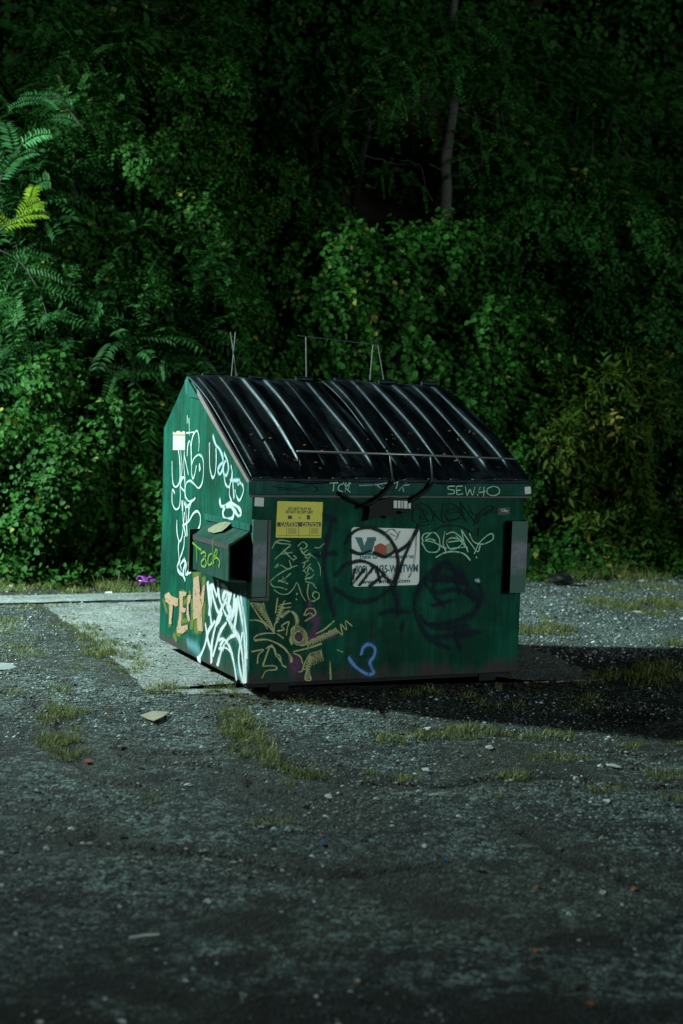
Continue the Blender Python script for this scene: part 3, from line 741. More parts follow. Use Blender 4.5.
strokes('graffiti_tag', ZL, [
 ((363,85),(372,200),(384,330),(392,380)), ((390,100),(400,180),(430,280),(462,300)), ((430,70),(440,180),(470,270),(500,330),(540,420),(572,470)),
 (1.5,(380,110),(385,200),(374,300)), (1.5,(400,110),(425,170)), ((455,100),(500,140),(480,220),(455,270),(420,370),(392,500),(388,630)),
 ((412,350),(368,420),(345,510),(316,580),(296,612)), (1.3,(490,120),(470,200),(520,260),(500,340)), (1.6,(470,110),(520,180)), (1.4,(520,160),(500,250),(530,330)),
 ((545,170),(542,260),(522,350),(560,430),(590,520),(605,640),(611,765)), ((570,180),(590,300),(610,430),(620,600),(622,765)),
 ((490,360),(450,420),(425,500),(400,585)), ((560,440),(510,465),(462,540),(430,650)), ((440,480),(470,470),(510,520),(535,600),(560,745)),
 (.8,(440,540),(480,530),(520,560),(540,620)), ((348,370),(365,480),(390,560)), (1.6,(555,425),(580,470)), ((575,200),(560,300),(545,400)), (.8,(470,480),(450,520),(470,545)),
 (.9,(460,290),(440,350),(420,380)), (1.2,(500,330),(545,300),(560,200)), (.9,(590,180),(625,420),(630,600)), (1.8,(296,604),(310,612)), (.9,(600,430),(575,600),(600,760))],
 .024, 0, -.001, WHITE_FAT, chisel=1.7, label='dense fat white strokes under the fork pocket')
# front face
ZF = (265,530,8.54)
strokes('graffiti_tag', ZF, [
 ((60,155),(85,108),(130,86),(210,98)), ((85,102),(140,115),(215,125),(180,160),(130,205),(85,247)), ((130,205),(190,197),(228,190)), ((155,170),(200,220),(242,260)), ((245,220),(268,240),(240,252)),
 ((112,288),(82,322),(130,300),(180,328),(212,330)), ((205,260),(222,312)), ((270,303),(200,330),(110,380),(50,430),(45,452),(70,482),(130,490),(182,508)),
 ((215,370),(170,410),(112,440)), ((115,430),(192,457)), ((150,400),(172,442)), (.8,(75,510),(130,545),(190,545),(240,500),(268,450),(290,490),(310,550),(345,606)), (1.4,(270,543),(272,548)), (1.2,(264,590),(268,592)),
 ((280,135),(320,102),(356,130),(330,162),(298,150),(322,192),(362,170)), ((310,190),(350,215),(386,200),(370,242),(340,230)), ((365,200),(432,240)), ((425,150),(462,150),(502,115)), (1.3,(470,200),(472,204)),
 (.7,(400,215),(440,260),(468,320),(470,390)), ((318,282),(366,260)), ((345,270),(325,320)), ((322,350),(386,290)), ((330,340),(352,372),(372,322),(392,332),(412,352)), ((372,370),(345,400),(380,412),(416,380)),
 ((340,420),(402,400)), ((345,440),(402,455),(422,482)), ((368,460),(360,540),(380,600),(422,606)), ((420,602),(456,580),(456,540),(420,528),(404,560),(432,592)), (1.1,(430,490),(436,494))],
 .011, 1, -.001, CHALK, label='thin pale green writing below the yellow sticker')
ZB4 = (245,600,6.21)
def zig(a, b_, c, d, n):
    out = []
    for k in range(n+1):
        t = k/n; p = (a[0]+(b_[0]-a[0])*t, a[1]+(b_[1]-a[1])*t); q = (c[0]+(d[0]-c[0])*t, c[1]+(d[1]-c[1])*t)
        out += [p if k % 2 == 0 else q]
    return tuple(out)
ring = tuple((335+52*math.cos(t)*.95-8*math.sin(t), 222-58*math.sin(t)+12*math.cos(t)) for t in np.linspace(0, 6.28, 22))
ringi = tuple((332+28*math.cos(t), 228-34*math.sin(t)) for t in np.linspace(0, 6.28, 16))
zr = []
for k in range(44):
    t = k/44*6.28*1.0; r = 50 if k % 2 else 34; zr.append((334+r*math.cos(t), 225-(r+6)*math.sin(t)))
strokes('graffiti_tag', ZB4, [
 (1.2,(34,20),(60,62),(100,120),(150,168),(178,200)), (1.2,(112,20),(132,90),(160,150),(178,200)), (.8,)+zig((40,18),(165,178),(110,18),(172,170),22),
 ((200,-10),(188,80)), (1.2,(244,5),(212,80),(182,160),(178,200)), (.9,(215,30),(282,18)), (.9,(225,52),(284,44)), (.8,)+zig((205,40),(182,150),(250,40),(200,140),12),
 ((30,125),(72,125),(112,142),(136,178)), (1.1,(62,252),(54,236),(80,216),(130,206),(186,206)), (1.4,(60,250),(130,245),(190,265),(240,297),(275,342),(286,372)), (2.2,(275,340),(288,380)),
 (1.1,(200,192),(242,182),(225,160),(270,135),(262,170),(255,216)), (1.1,(200,210),(236,236)), (2.4,(225,102),(270,70),(308,88),(322,140),(296,200),(284,240),(290,268)),
 (1.3,)+ring, (.9,)+ringi, (1.1,)+tuple(zr), (1.0,(365,92),(385,55),(425,55),(437,85),(412,106),(372,130)), (1.0,(375,95),(400,80),(420,95)),
 (1.2,(440,208),(490,182),(550,130)), (.9,)+zig((375,262),(560,175),(385,292),(578,205),26), (1.0,)+zig((375,262),(560,175),(390,268),(565,180),10),
 (1.0,(562,180),(602,215),(592,150),(628,185),(622,130),(662,160)), (1.4,(300,320),(400,295),(472,270)),
 (1.1,(40,320),(112,308),(82,340),(75,392)), (1.2,(110,402),(160,280),(192,350)), (1.2,(130,300),(150,288),(180,300),(200,350),(222,382)), (1.2,(190,330),(216,350),(230,402),(252,415)), (1.1,(110,410),(180,408),(192,430),(130,440),(104,482)),
 (1.0,(300,330),(340,350),(356,392)), (1.1,(395,340),(365,400),(352,440),(325,446)), (1.0,)+zig((400,332),(470,310),(375,420),(490,372),16), (1.0,)+zig((392,350),(360,440),(420,350),(400,430),9),
 (1.2,(385,430),(370,490),(405,496),(402,470)), (1.0,)+zig((388,440),(372,488),(400,440),(404,488),8), (1.4,(525,380),(530,490)), (.9,(570,310),(604,322))],
 .0115, 1, -.001, CHALKY, label='cream scribbled flower shapes in the lower left corner')
strokes('graffiti_tag', ZB4, [(1.3,(415,95),(440,140),(425,200)), (1.2,(345,215),(325,245)), (1.8,(290,380),(320,430)), (1.,(400,240),(540,215)), (.8,(330,350),(320,390)), (.5,(400,10),(395,60))], .07, 1, -.0003, PURPLE, label='dull purple patches behind the cream scribbles')
strokes('graffiti_tag', (240,590,4.879), [((590,312),(600,280),(628,264),(656,285),(652,322),(632,350),(640,380),(650,402),(620,410),(572,382),(542,350),(530,330))], .026, 1, -.001, BLUE, label='small blue looped mark near the bottom edge')
ZN = (410,475,5.254)
tagN = [((112,303),(72,310),(64,340),(110,350),(152,370),(140,402),(92,402),(70,372),(64,350),(100,335),(130,345)), ((80,330),(120,300),(150,330),(158,370),(190,385)),
 ((180,298),(172,360),(186,402)), ((190,310),(225,300),(262,325),(275,355),(240,385),(205,385),(190,350),(215,330),(250,335)), ((200,352),(275,342)), ((240,320),(300,385)),
 ((268,290),(282,350),(302,402)), ((268,290),(310,350),(352,402),(366,372)), ((310,308),(330,348),(358,362)), ((436,322),(428,308),(400,320),(360,360),(336,412)), ((436,318),(430,340),(385,362),(350,360)), ((220,385),(290,378))]
strokes('graffiti_tag', ZN, tagN+[(1.2,(135,432),(170,412),(210,402),(260,406),(290,420),(313,446)), (1.2,(346,430),(349,434))], .0105, 1, -.001, MINT, label='mint green looping signature over a curved underline')
strokes('graffiti_tag', ZN, [tuple((a*1.02-10, b_-150) for a, b_ in s) for s in tagN[2:]]+[((30,160),(70,150),(110,180),(120,230),(90,262),(45,262),(15,230),(20,180),(60,165)), ((50,180),(95,200),(50,220),(100,240),(60,250)), ((60,175),(90,235)),
 ((95,160),(140,215),(180,245),(240,235)), (1.2,(118,300),(160,272),(220,264),(280,276),(330,312)), (1.2,(360,280),(357,318)), (1.2,(380,205),(440,175))], .0105, 1, -.001, BLACKM, label='black looping signature above the mint one')
strokes('graffiti_tag', ZN, [((475,185),(490,180),(500,195)), ((480,192),(515,186)), ((495,180),(512,196))], .006, 1, -.0032, WHITE, parent=s2, label='white scribble on the small black sticker')
ZR = (410,475,5.254)
strokes('graffiti_tag', ZR, [((232,58),(200,60),(200,74),(228,80),(228,96),(198,100)), ((272,58),(244,60),(243,80),(262,78)), ((243,80),(246,102),(275,98)), ((288,62),(298,106),(312,76),(326,106),(338,64)), ((352,102),(354,106)),
 ((366,64),(358,90),(392,86)), ((386,64),(384,110)), ((436,58),(405,72),(406,98),(436,108),(466,94),(462,68),(436,58))], .0085, 1, -.030, MINT, label='pale writing at the right end of the rim')
strokes('graffiti_tag', (250,480,4.879), [((388,15),(426,13)), ((408,15),(404,52)), ((452,18),(432,28),(430,48),(450,56)), ((466,13),(462,56)), ((488,15),(465,36),(487,60))], .0085, 1, -.030, MINT, label='three pale letters near the middle of the rim')
strokes('graffiti_tag', (340,440,6.83), [((250,310),(290,330),(340,290)), ((380,330),(400,280),(450,290)), ((400,345),(420,320),(432,350)), ((430,310),(470,305)), ((130,310),(240,305),(330,290)), ((350,300),(440,270)), ((20,290),(50,340),(60,290))], .010, 1, -.030, WHITE_SOFT, label='pale smears at the middle of the rim')
strokes('graffiti_tag', (250,480,4.879), [((110,30),(200,40),(290,30)), ((140,45),(260,50)), ((300,20),(330,45),(310,60))], .009, 1, -.030, BLACKM, label='faint dark writing at the left of the rim')
ZC = (320,500,3.794)
strokes('graffiti_tag', ZC, [((52,70),(26,160),(15,250),(30,340),(52,440)), ((15,60),(60,75)), ((295,260),(270,330),(210,375),(140,382),(60,340)), ((60,285),(90,250)), ((265,310),(290,370),(297,430)), ((230,432),(270,420),(335,425)), (1.6,(310,476),(312,484)),
 ((385,310),(360,390),(375,460),(420,530),(490,560)), ((400,320),(440,350),(520,340),(600,380)), ((400,470),(500,462),(580,430),(605,390)), (1.2,(430,520),(520,512),(600,500)), (1.2,(515,510),(532,560)),
 (1.3,(400,292),(440,262),(480,235),(510,262),(545,282)), (1.2,(400,305),(480,300),(560,312)), ((600,310),(615,360),(600,405)), ((430,400),(500,380)), ((450,260),(430,350),(470,400)), ((510,270),(530,350)), ((380,440),(430,480),(560,480)), ((-20,210),(60,200)), (1.8,(440,290),(500,300),(540,300)), (1.6,(560,340),(590,370)), (1.5,(450,250),(490,250))],
 .050, 1, -.0005, NAVY, label='wide navy sprayed rings and figure across the front')
strokes('graffiti_tag', ZC, [((100,165),(130,118),(190,105),(250,132),(288,190),(296,262),(282,310)), ((90,250),(122,236),(165,232),(220,260),(262,308)), ((372,100),(335,165),(290,198)), ((366,116),(322,210),(290,300),(286,325)),
 (.9,(122,318),(168,262)), (.9,(150,322),(205,252)), (.9,(190,325),(242,282)), (.8,(118,190),(150,205),(190,192)), (.9,(205,200),(250,215),(285,190)), (.8,(215,262),(228,310)), (.8,(130,262),(125,300))],
 .026, 1, -.004, NAVY_S, label='dark sprayed arcs crossing the white sign', lift=.0015)
strokes('graffiti_tag', (340,515,7.59), [(1.,(350,130),(380,108),(420,115)), ((380,140),(430,160),(455,120)), ((400,105),(440,150),(420,190)), ((580,130),(570,300),(545,430),(520,475)), ((520,475),(530,440))], .005, 1, -.004, BLACKM, label='thin black scribble at the top of the white sign')
strokes('graffiti_tag', ZC, [((590,305),(600,305))], .03, 1, -.001, WHITE_SOFT, label='small pale smudge')

# ------------------------------------------------------------------ plants
LEAF = {   # outline as (along, across, fold) – two quads sharing the midrib
 'ovate': np.array([(0,0,0),(.28,.46,.10),(.66,.38,.08),(1,0,-.06),(.66,-.38,.08),(.28,-.46,.10)], float),
 'oval': np.array([(0,0,0),(.3,.30,.05),(.72,.28,.05),(1,0,0),(.72,-.28,.05),(.3,-.30,.05)], float),
 'lance': np.array([(0,0,0),(.30,.17,.04),(.62,.13,.02),(1,0,-.14),(.62,-.13,.02),(.30,-.17,.04)], float)}
def leaf_mesh(name, P, A, N, L, tone, shape, mat, parent):
    A = nrm(A); N = nrm(N-A*np.sum(N*A, 1, keepdims=True)); B = np.cross(N, A)
    T = LEAF[shape]; n = len(P)
    V = P[:,None]+L[:,None,None]*(A[:,None]*T[None,:,0,None]+B[:,None]*T[None,:,1,None]+N[:,None]*T[None,:,2,None])
    F = np.array([(0,1,2,3),(0,3,4,5)]); Fa = (F[None]+np.arange(n)[:,None,None]*6).reshape(-1, 4)
    return npmesh(name, V.reshape(-1, 3), Fa, mat, parent, attrs={'tone': np.repeat(tone, 6)})
def unit(n, bias=(0, -.55, .25)):
    v = nrm(rng.normal(0, 1, (n, 3))+np.array(bias)); return v
def blob_points(blobs, n, seed, shell=.30, thr=.42, nsc=1.6):
    thr += .045
    """blobs: (u, v, ru, rv, Y, depth) picture-sized clumps standing at Y -> points and outward directions"""
    rs = np.random.default_rng(seed+900); sub = []
    for (u, v, ru, rv, Y, dp) in blobs:
        sub.append((u, v, ru*.62, rv*.62, Y+.25, dp*.8))
        for k in range(9):
            t = rs.uniform(0, 6.28); q = rs.uniform(.45, .95); f = rs.uniform(.26, .52)
            sub.append((u+ru*q*math.cos(t), v+rv*q*math.sin(t), ru*f*rs.uniform(.8, 1.35), rv*f*rs.uniform(.8, 1.3), Y+rs.uniform(-.35, .45), dp*f*1.3))
    blobs = sub
    Ps = []; Ns = []; area = np.array([b[2]*b[3] for b in blobs], float); cnt = (area/area.sum()*n*1.9).astype(int)
    for b_, k in zip(blobs, cnt):
        c = atY(b_[0], b_[1], b_[4]); ppm = F_PX/((c-CAM)@FWD); r = np.array([b_[2]/ppm, b_[5], b_[3]/ppm])
        d = unit(k); rad = 1-shell*rng.random(k)**1.6
        q = c+d*r*rad[:,None]*(1+.35*(fbm(c+d*r, 1.3, seed)-.5)[:,None]*2)
        ok = fbm(q, nsc, seed+5) > thr+.10*rng.random(k)-.05
        Ps.append(q[ok]); Ns.append(nrm(d/r)[ok])
    P = np.concatenate(Ps); N = np.concatenate(Ns)
    dd = P-CAM; zz = dd@FWD; pu = 341.5+(dd@RIGHT)/zz*F_PX; pv = 512-(dd@UP)/zz*F_PX
    ok = (P[:,2] > .04)&(pu > -90)&(pu < 790)&(pv > -70); P, N = P[ok], N[ok]; pm = rs.permutation(len(P))
    return P[pm], N[pm]
def tone_of(P, sd): return np.clip(.5*fbm(P, 1.8, sd)+.25+rng.normal(0, .20, len(P)), 0, 1)
def stems(mb, base, tops, r0=.035, wig=.12, n=7):
    for tp in tops:
        a = np.array(base)+np.append(rng.normal(0, .08, 2), 0); b_ = np.array(tp); pts = []
        for k in range(n):
            t = k/(n-1); p = a+(b_-a)*t; p = p+np.append(rng.normal(0, wig*math.sin(math.pi*t)*.5, 2), 0); pts.append(p)
        mb.tube(pts, [r0*(1-.75*k/(n-1)) for k in range(n)], 6)
def plant(name, label, cat, blobs, kind, n, seed, mat, size=.075, group=None, thr=.42, nsc=1.6, stem=True, r0=.03, barkmat=None, fr=None):
    bs = np.array([atY(b_[0], b_[1], b_[4]) for b_ in blobs]); low = bs.mean(0); base = (low[0], max(low[1], 5.5), .0)
    bz = -.06 + 2.4*soft(np.array([base[1]]), 5.6, 10.5)[0] + max(base[1]-9.5, 0)*.55
    base = (base[0], base[1], bz)
    root = empty(name, base, label, cat, group)
    if kind == 'ovate': f_ = .92 if mat is L_BRIGHT else .78; size *= f_; n = int(n*(1.35 if f_ > .9 else 1.6))
    P, N = blob_points(blobs, n, seed, thr=thr, nsc=nsc)
    if kind in ('ovate', 'lance'):
        # sprigs: short hanging runs of leaves, so foliage clusters
        k = 7; m_ = len(P)//k; P0 = P[:m_]; N0 = N[:m_]
        sd = nrm(N0*.35+rng.normal(0, .55, (m_, 3))+np.array([0, -.1, -.45 if kind == 'ovate' else -.25]))
        st = size*(.62 if kind == 'ovate' else .40)
        Pq = []; Aq = []; Nq = []; base_tone = tone_of(P0, seed+3)
        for j in range(k):
            side = nrm(np.cross(sd, N0+rng.normal(0, .25, (m_, 3))))*(1 if j % 2 else -1)
            Pq.append(P0+sd*st*j+np.array([0, 0, -.5*size*(j/k)**2])+rng.normal(0, size*.14, (m_, 3)))
            Aq.append(side*.8+sd*(.6 if kind == 'ovate' else .9)+np.array([0, 0, -.35])+rng.normal(0, .25, (m_, 3)))
            Nq.append(N0*.8+np.array([-.1, -.25, .55])+rng.normal(0, .38, (m_, 3)))
        P, A, N = map(np.concatenate, (Pq, Aq, Nq)); tone = np.clip(np.tile(base_tone, k)+rng.normal(0, .12, len(P)), 0, 1)
        L = size*rng.uniform(.6, 1.25, len(P))
        leaf_mesh('foliage', P, A, N, L, tone, kind, mat, root)
    else:   # pinnate fronds
        pairs, fl, ls = fr        # leaflet pairs, frond length, leaflet length
        m_ = max(4, len(P)//(2*pairs)); P0 = P[:m_]; N0 = N[:m_]
        d0 = nrm(N0*.7+rng.normal(0, .5, (m_, 3))+np.array([0, -.2, .15])); Lf = fl*rng.uniform(.65, 1.2, m_)
        up = nrm(np.array([0, -.35, .9])+rng.normal(0, .35, (m_, 3))); sidev = nrm(np.cross(d0, up)); tone0 = tone_of(P0, seed+3)
        Pq = []; Aq = []; Nq = []; Lq = []; tq = []
        for j in range(pairs):
            t = (j+.7)/pairs; pc = P0+d0*(Lf*t)[:,None]+np.array([0, 0, -1])*(Lf*.38*t*t)[:,None]
            tang = nrm(d0+np.array([0, 0, -.76*t]))
            for sg in (-1, 1):
                Pq.append(pc); Aq.append(sidev*sg+tang*.42+np.array([0, 0, -.18])+rng.normal(0, .10, (m_, 3))); Nq.append(up+rng.normal(0, .18, (m_, 3)))
                Lq.append(ls*Lf/fl*(1-.45*abs(t-.4)**1.3)*rng.uniform(.85, 1.15, m_)); tq.append(tone0)
        P, A, N = map(np.concatenate, (Pq, Aq, Nq)); L = np.concatenate(Lq); tone = np.clip(np.concatenate(tq)+rng.normal(0, .08, len(P)), 0, 1)
        leaf_mesh('foliage', P, A, N, L, tone, 'oval' if kind == 'fine' else 'lance', mat, root)
    if stem:
        mb = MB(); stems(mb, base, [b_+np.array([0, .15, 0]) for b_ in bs], r0); mb.build('stem', barkmat or VSTEM, root, smooth=True)
    return root
# far backing trees, standing up the slope: dark and dense
GB = 'dark trees up the slope'
for i, (lab, bl) in enumerate((
 ('dark leafy tree up the slope behind the left edge of the scene', [(-30,60,130,160,11.0,1.3),(60,-20,120,110,11.4,1.3)]),
 ('dark leafy tree up the slope above the pinnate tree on the left', [(170,60,110,150,11.5,1.4),(230,210,90,110,10.6,1.0)]),
 ('dark leafy tree up the slope to the left of the bare trunk', [(300,30,90,80,11.8,1.2),(400,-20,80,60,11.9,1.3)]),
 ('dark leafy tree up the slope just right of the bare trunk', [(530,60,110,130,12.0,1.4),(520,230,110,120,11.0,1.0)]),
 ('dark leafy tree up the slope at the far right', [(690,60,120,160,11.5,1.3),(640,280,110,140,10.5,1.0)]))):
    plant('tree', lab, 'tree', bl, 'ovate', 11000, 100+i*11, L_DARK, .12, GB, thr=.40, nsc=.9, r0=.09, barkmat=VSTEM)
# curtains of vine filling the wall of growth between the nearer shrubs
GC = 'vine curtains behind the shrubs'
for i, (lab, bl, mt, nn) in enumerate((
 ('vine curtain hanging behind the left shrub and the feathery young tree', [(10,420,60,90,7.2,.5),(90,440,60,80,7.2,.5),(120,330,60,70,7.4,.5),(40,320,60,70,7.4,.5)], L_VINE, 17000),
 ('vine curtain hanging left of the dumpster peak', [(170,430,50,80,7.1,.5),(220,360,60,60,7.6,.5),(215,270,50,60,7.8,.5),(250,200,40,50,8.0,.5)], L_VINE, 17000),
 ('vine curtain hanging straight behind the dumpster lids', [(300,390,60,50,7.3,.5),(380,380,70,60,7.4,.5),(470,370,60,70,7.5,.5),(300,310,40,50,7.7,.5)], L_VINE, 16000),
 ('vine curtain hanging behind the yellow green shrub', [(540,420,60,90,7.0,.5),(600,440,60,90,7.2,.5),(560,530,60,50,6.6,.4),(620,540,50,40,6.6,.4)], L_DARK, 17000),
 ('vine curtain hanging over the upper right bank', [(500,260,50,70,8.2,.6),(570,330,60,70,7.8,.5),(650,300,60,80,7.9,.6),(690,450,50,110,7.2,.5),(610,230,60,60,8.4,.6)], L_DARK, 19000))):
    plant('vine_curtain', lab, 'vine', bl, 'ovate', nn, 300+i*7, mt, .070, GC, thr=.36, nsc=1.1)
# left side
plant('vine_shrub', 'broad leafy shrub overgrown with vines beside the path on the far left', 'shrub', [(10,500,70,80,6.1,.5),(75,520,75,75,5.9,.45),(20,420,60,60,6.3,.5)], 'ovate', 24000, 1, L_VINE, .070)
plant('vine_shrub', 'rounded green shrub just left of the dumpster, behind the path', 'shrub', [(135,500,62,85,5.9,.45),(150,430,60,50,6.2,.45),(200,520,50,60,6.1,.4)], 'ovate', 22000, 2, L_VINE, .068)
plant('pinnate_tree', 'young tree with feathery fern like leaves at the left edge', 'tree', [(25,330,60,60,6.6,.5),(20,210,52,70,6.7,.5),(110,370,60,40,6.3,.4),(165,340,45,50,6.3,.4)], 'pinnate', 9000, 3, L_PINN, .1, fr=(11, .52, .105), thr=.36)
plant('vine_tree', 'tall slender tree wrapped in small leaved vine left of the middle', 'tree', [(120,120,60,80,7.4,.6),(160,215,65,80,7.1,.6),(190,320,60,60,6.7,.5),(100,270,55,55,6.8,.5),(205,120,45,60,7.5,.6)], 'ovate', 32000, 4, L_VINE, .060, r0=.06, barkmat=BARK)
plant('locust_tree', 'fine leaved tree reaching over the top left', 'tree', [(70,60,70,60,7.4,.6),(60,140,60,50,7.1,.5),(170,40,70,40,7.6,.6),(175,270,50,45,6.5,.4)], 'fine', 40000, 5, L_FINE, .04, fr=(9, .26, .042), thr=.38, r0=.05, barkmat=BARK)
# middle
plant('vine_shrub', 'bright round leaved vine mound rising behind the dumpster', 'shrub', [(380,310,75,62,6.6,.55),(330,270,55,40,6.9,.5),(430,270,55,45,6.8,.5),(455,350,60,50,6.5,.5),(300,340,55,45,6.6,.5),(390,390,90,50,6.4,.5)], 'ovate', 34000, 6, L_BRIGHT, .072, thr=.33)
plant('vine_shrub', 'dark shrub behind the left shoulder of the dumpster', 'shrub', [(235,330,50,50,7.0,.5),(230,400,60,55,6.6,.5),(255,260,40,50,7.3,.5)], 'ovate', 15000, 7, L_VINE, .062)
plant('vine_shrub', 'leafy shrub behind the right end of the dumpster lids', 'shrub', [(500,400,45,55,6.3,.45),(535,450,40,50,6.2,.4),(520,350,40,40,6.6,.45),(545,540,40,45,6.0,.35)], 'ovate', 16000, 8, L_VINE, .066)
# right
plant('willow_shrub', 'yellow green shrub with long pointed hanging leaves right of the dumpster', 'shrub', [(585,450,52,60,5.9,.4),(625,400,32,40,6.0,.35),(600,510,45,38,5.8,.35),(560,420,34,34,6.0,.35),(625,545,32,24,5.7,.3)], 'lance', 18000, 9, L_LANCE, .115, thr=.38)
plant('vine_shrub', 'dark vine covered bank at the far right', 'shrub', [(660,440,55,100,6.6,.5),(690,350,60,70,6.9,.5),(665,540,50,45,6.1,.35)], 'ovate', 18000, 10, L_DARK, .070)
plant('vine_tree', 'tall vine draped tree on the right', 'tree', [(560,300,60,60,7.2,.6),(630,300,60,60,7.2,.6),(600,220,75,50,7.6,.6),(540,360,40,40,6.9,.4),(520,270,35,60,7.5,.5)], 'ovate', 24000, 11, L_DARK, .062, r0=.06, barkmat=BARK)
plant('locust_tree', 'fine leaved tree spreading over the top right', 'tree', [(600,120,80,60,8.0,.7),(540,70,60,50,8.2,.6),(660,190,60,70,7.8,.6),(535,160,40,50,8.0,.6),(570,190,50,50,7.8,.5)], 'fine', 48000, 12, L_FINE, .04, fr=(9, .26, .040), thr=.36, r0=.05, barkmat=BARK)
# the tree with the bare mottled trunk
def trunk_tree():
    base = atY(446, 260, 7.9); base[2] = 1.0
    root = empty('locust_tree', tuple(base), 'tree with a bare mottled trunk and drooping fine leaved branches in the middle', 'tree')
    pts = [atY(u, v, 7.9+dy) for u, v, dy in ((444,300,0),(446,250,0),(445,205,0),(446,185,-.02),(444,165,.03),(448,140,0),(453,110,.02),(455,80,.05),(452,30,.1),(458,-40,.2),(450,-120,.2))]
    mb = MB(); mb.tube(pts, [.095,.085,.078,.070,.088,.066,.060,.055,.05,.04,.03], 12)
    for ub, vb, tip in ((454,70,[(480,50,-.2),(505,44,-.3)]),):
        q = catmull([atY(ub, vb, 7.93)]+[atY(u, v, 7.9+d) for u, v, d in tip], 6); q = q+rng.normal(0, .008, q.shape); mb.tube(list(q), list(np.linspace(.028, .004, len(q))), 6)
    mb.build('trunk', BARK, root, smooth=True)
    P, N = blob_points([(385,75,55,35,7.5,.5),(440,45,80,45,8.0,.6),(360,60,60,50,8.0,.5),(500,60,55,50,8.2,.5),(515,130,30,60,7.8,.4),(418,122,28,20,7.8,.3),(352,132,28,30,8.0,.3),(478,170,22,40,7.7,.3),(395,180,30,18,8.0,.3),(455,60,50,25,7.6,.4)], 20000, 55, thr=.38)
    pairs, fl, ls = 9, .26, .042; m_ = len(P)//(2*pairs); P0 = P[:m_]; N0 = N[:m_]
    d0 = nrm(N0*.4+rng.normal(0, .5, (m_, 3))+np.array([-.2, -.2, -.25])); Lf = fl*rng.uniform(.7, 1.2, m_); up = nrm(np.array([0, -.4, .9])+rng.normal(0, .35, (m_, 3))); sv = nrm(np.cross(d0, up))
    Pq = []; Aq = []; Nq = []; Lq = []
    for j in range(pairs):
        t = (j+.7)/pairs; pc = P0+d0*(Lf*t)[:,None]+np.array([0, 0, -1])*(Lf*.35*t*t)[:,None]
        for sg in (-1, 1): Pq.append(pc); Aq.append(sv*sg+d0*.4+rng.normal(0, .1, (m_, 3))); Nq.append(up+rng.normal(0, .2, (m_, 3))); Lq.append(ls*rng.uniform(.8, 1.2, m_))
    P, A, N = map(np.concatenate, (Pq, Aq, Nq)); leaf_mesh('foliage', P, A, N, np.concatenate(Lq), tone_of(P, 66), 'oval', L_FINE, root)
    for tw in ([(455,105),(475,118),(500,128),(545,170)], [(430,165),(460,175),(500,150)], [(365,155),(390,163),(410,165)], [(475,110),(480,140),(485,185)], [(430,200),(420,165),(395,160)], [(500,110),(508,140),(512,175)], [(350,112),(400,100),(440,88)]):
        q = catmull([atY(u+rng.uniform(-2,2), v, 7.75) for u, v in tw], 6); q = q+rng.normal(0, .010, q.shape); mb = MB(); mb.tube(list(q), list(np.linspace(.007, .002, len(q))), 5); mb.build('twig', TWIG, root)
trunk_tree()
# single feathery branches that catch the light on the left
def frond_branch(label, pts, Y, n, fl, ls, mat, group=None):
    P = [atY(u, v, Y) for u, v in pts]; C = catmull(P, 8)
    root = empty('leafy_branch', tuple(C[0]), label, 'branch', group)
    mb = MB(); mb.tube(list(C), list(np.linspace(.009, .003, len(C))), 5); mb.build('stem', TWIG, root)
    Pq = []; Aq = []; Nq = []; Lq = []; tq = []
    for k in range(n):
        c = C[int((k+.5)/n*(len(C)-1))]; t = C[min(len(C)-1, int((k+.5)/n*(len(C)-1))+1)]-c; t = t/np.linalg.norm(t)
        sd = 1 if k % 2 else -1; d0 = nrm(t*.5+np.array([RIGHT[0]*sd*.5, RIGHT[1]*sd*.5-.2, .55*sd*.3+.25])+rng.normal(0, .22, 3)); up = nrm(np.array([0, -.8, .5])+rng.normal(0, .2, 3)); sv = np.cross(d0, up); tn = rng.uniform(.55, 1)
        L_ = fl*rng.uniform(.75, 1.15)
        for j in range(11):
            tt = (j+.6)/11; pc = c+d0*L_*tt+np.array([0, 0, -1])*L_*.35*tt*tt
            for sg in (-1, 1): Pq.append(pc); Aq.append(sv*sg+d0*.35+rng.normal(0, .06, 3)); Nq.append(up+rng.normal(0, .1, 3)); Lq.append(ls*(1-.5*abs(tt-.35))*L_/fl); tq.append(tn)
    leaf_mesh('foliage', np.array(Pq), np.array(Aq), np.array(Nq), np.array(Lq), np.array(tq), 'lance', mat, root)
GBR = 'feathery branches on the left'
L_FROND = leaf_mat('pale_frond_leaf', (.05,.12,.07), (.12,.27,.16))
frond_branch('large feathery branch in two fans at the left edge', [(-6,200),(2,175),(12,160),(24,140)], 5.7, 6, .42, .11, L_FROND, GBR)
frond_branch('arching feathery branch in the upper left', [(82,128),(60,100),(40,100),(28,104)], 6.1, 8, .26, .075, L_FROND, GBR)
frond_branch('yellowing branch low on the left edge', [(-8,235),(8,225),(20,215),(32,200)], 5.6, 7, .30, .08, L_PINY, GBR)
frond_branch('feathery branch drooping over the left shrub', [(0,250),(20,262),(38,290),(50,325)], 6.0, 8, .42, .095, L_PINN, GBR)
frond_branch('feathery branch reaching toward the dumpster from the left', [(90,360),(115,372),(140,380),(160,372)], 5.8, 7, .40, .095, L_PINN, GBR)

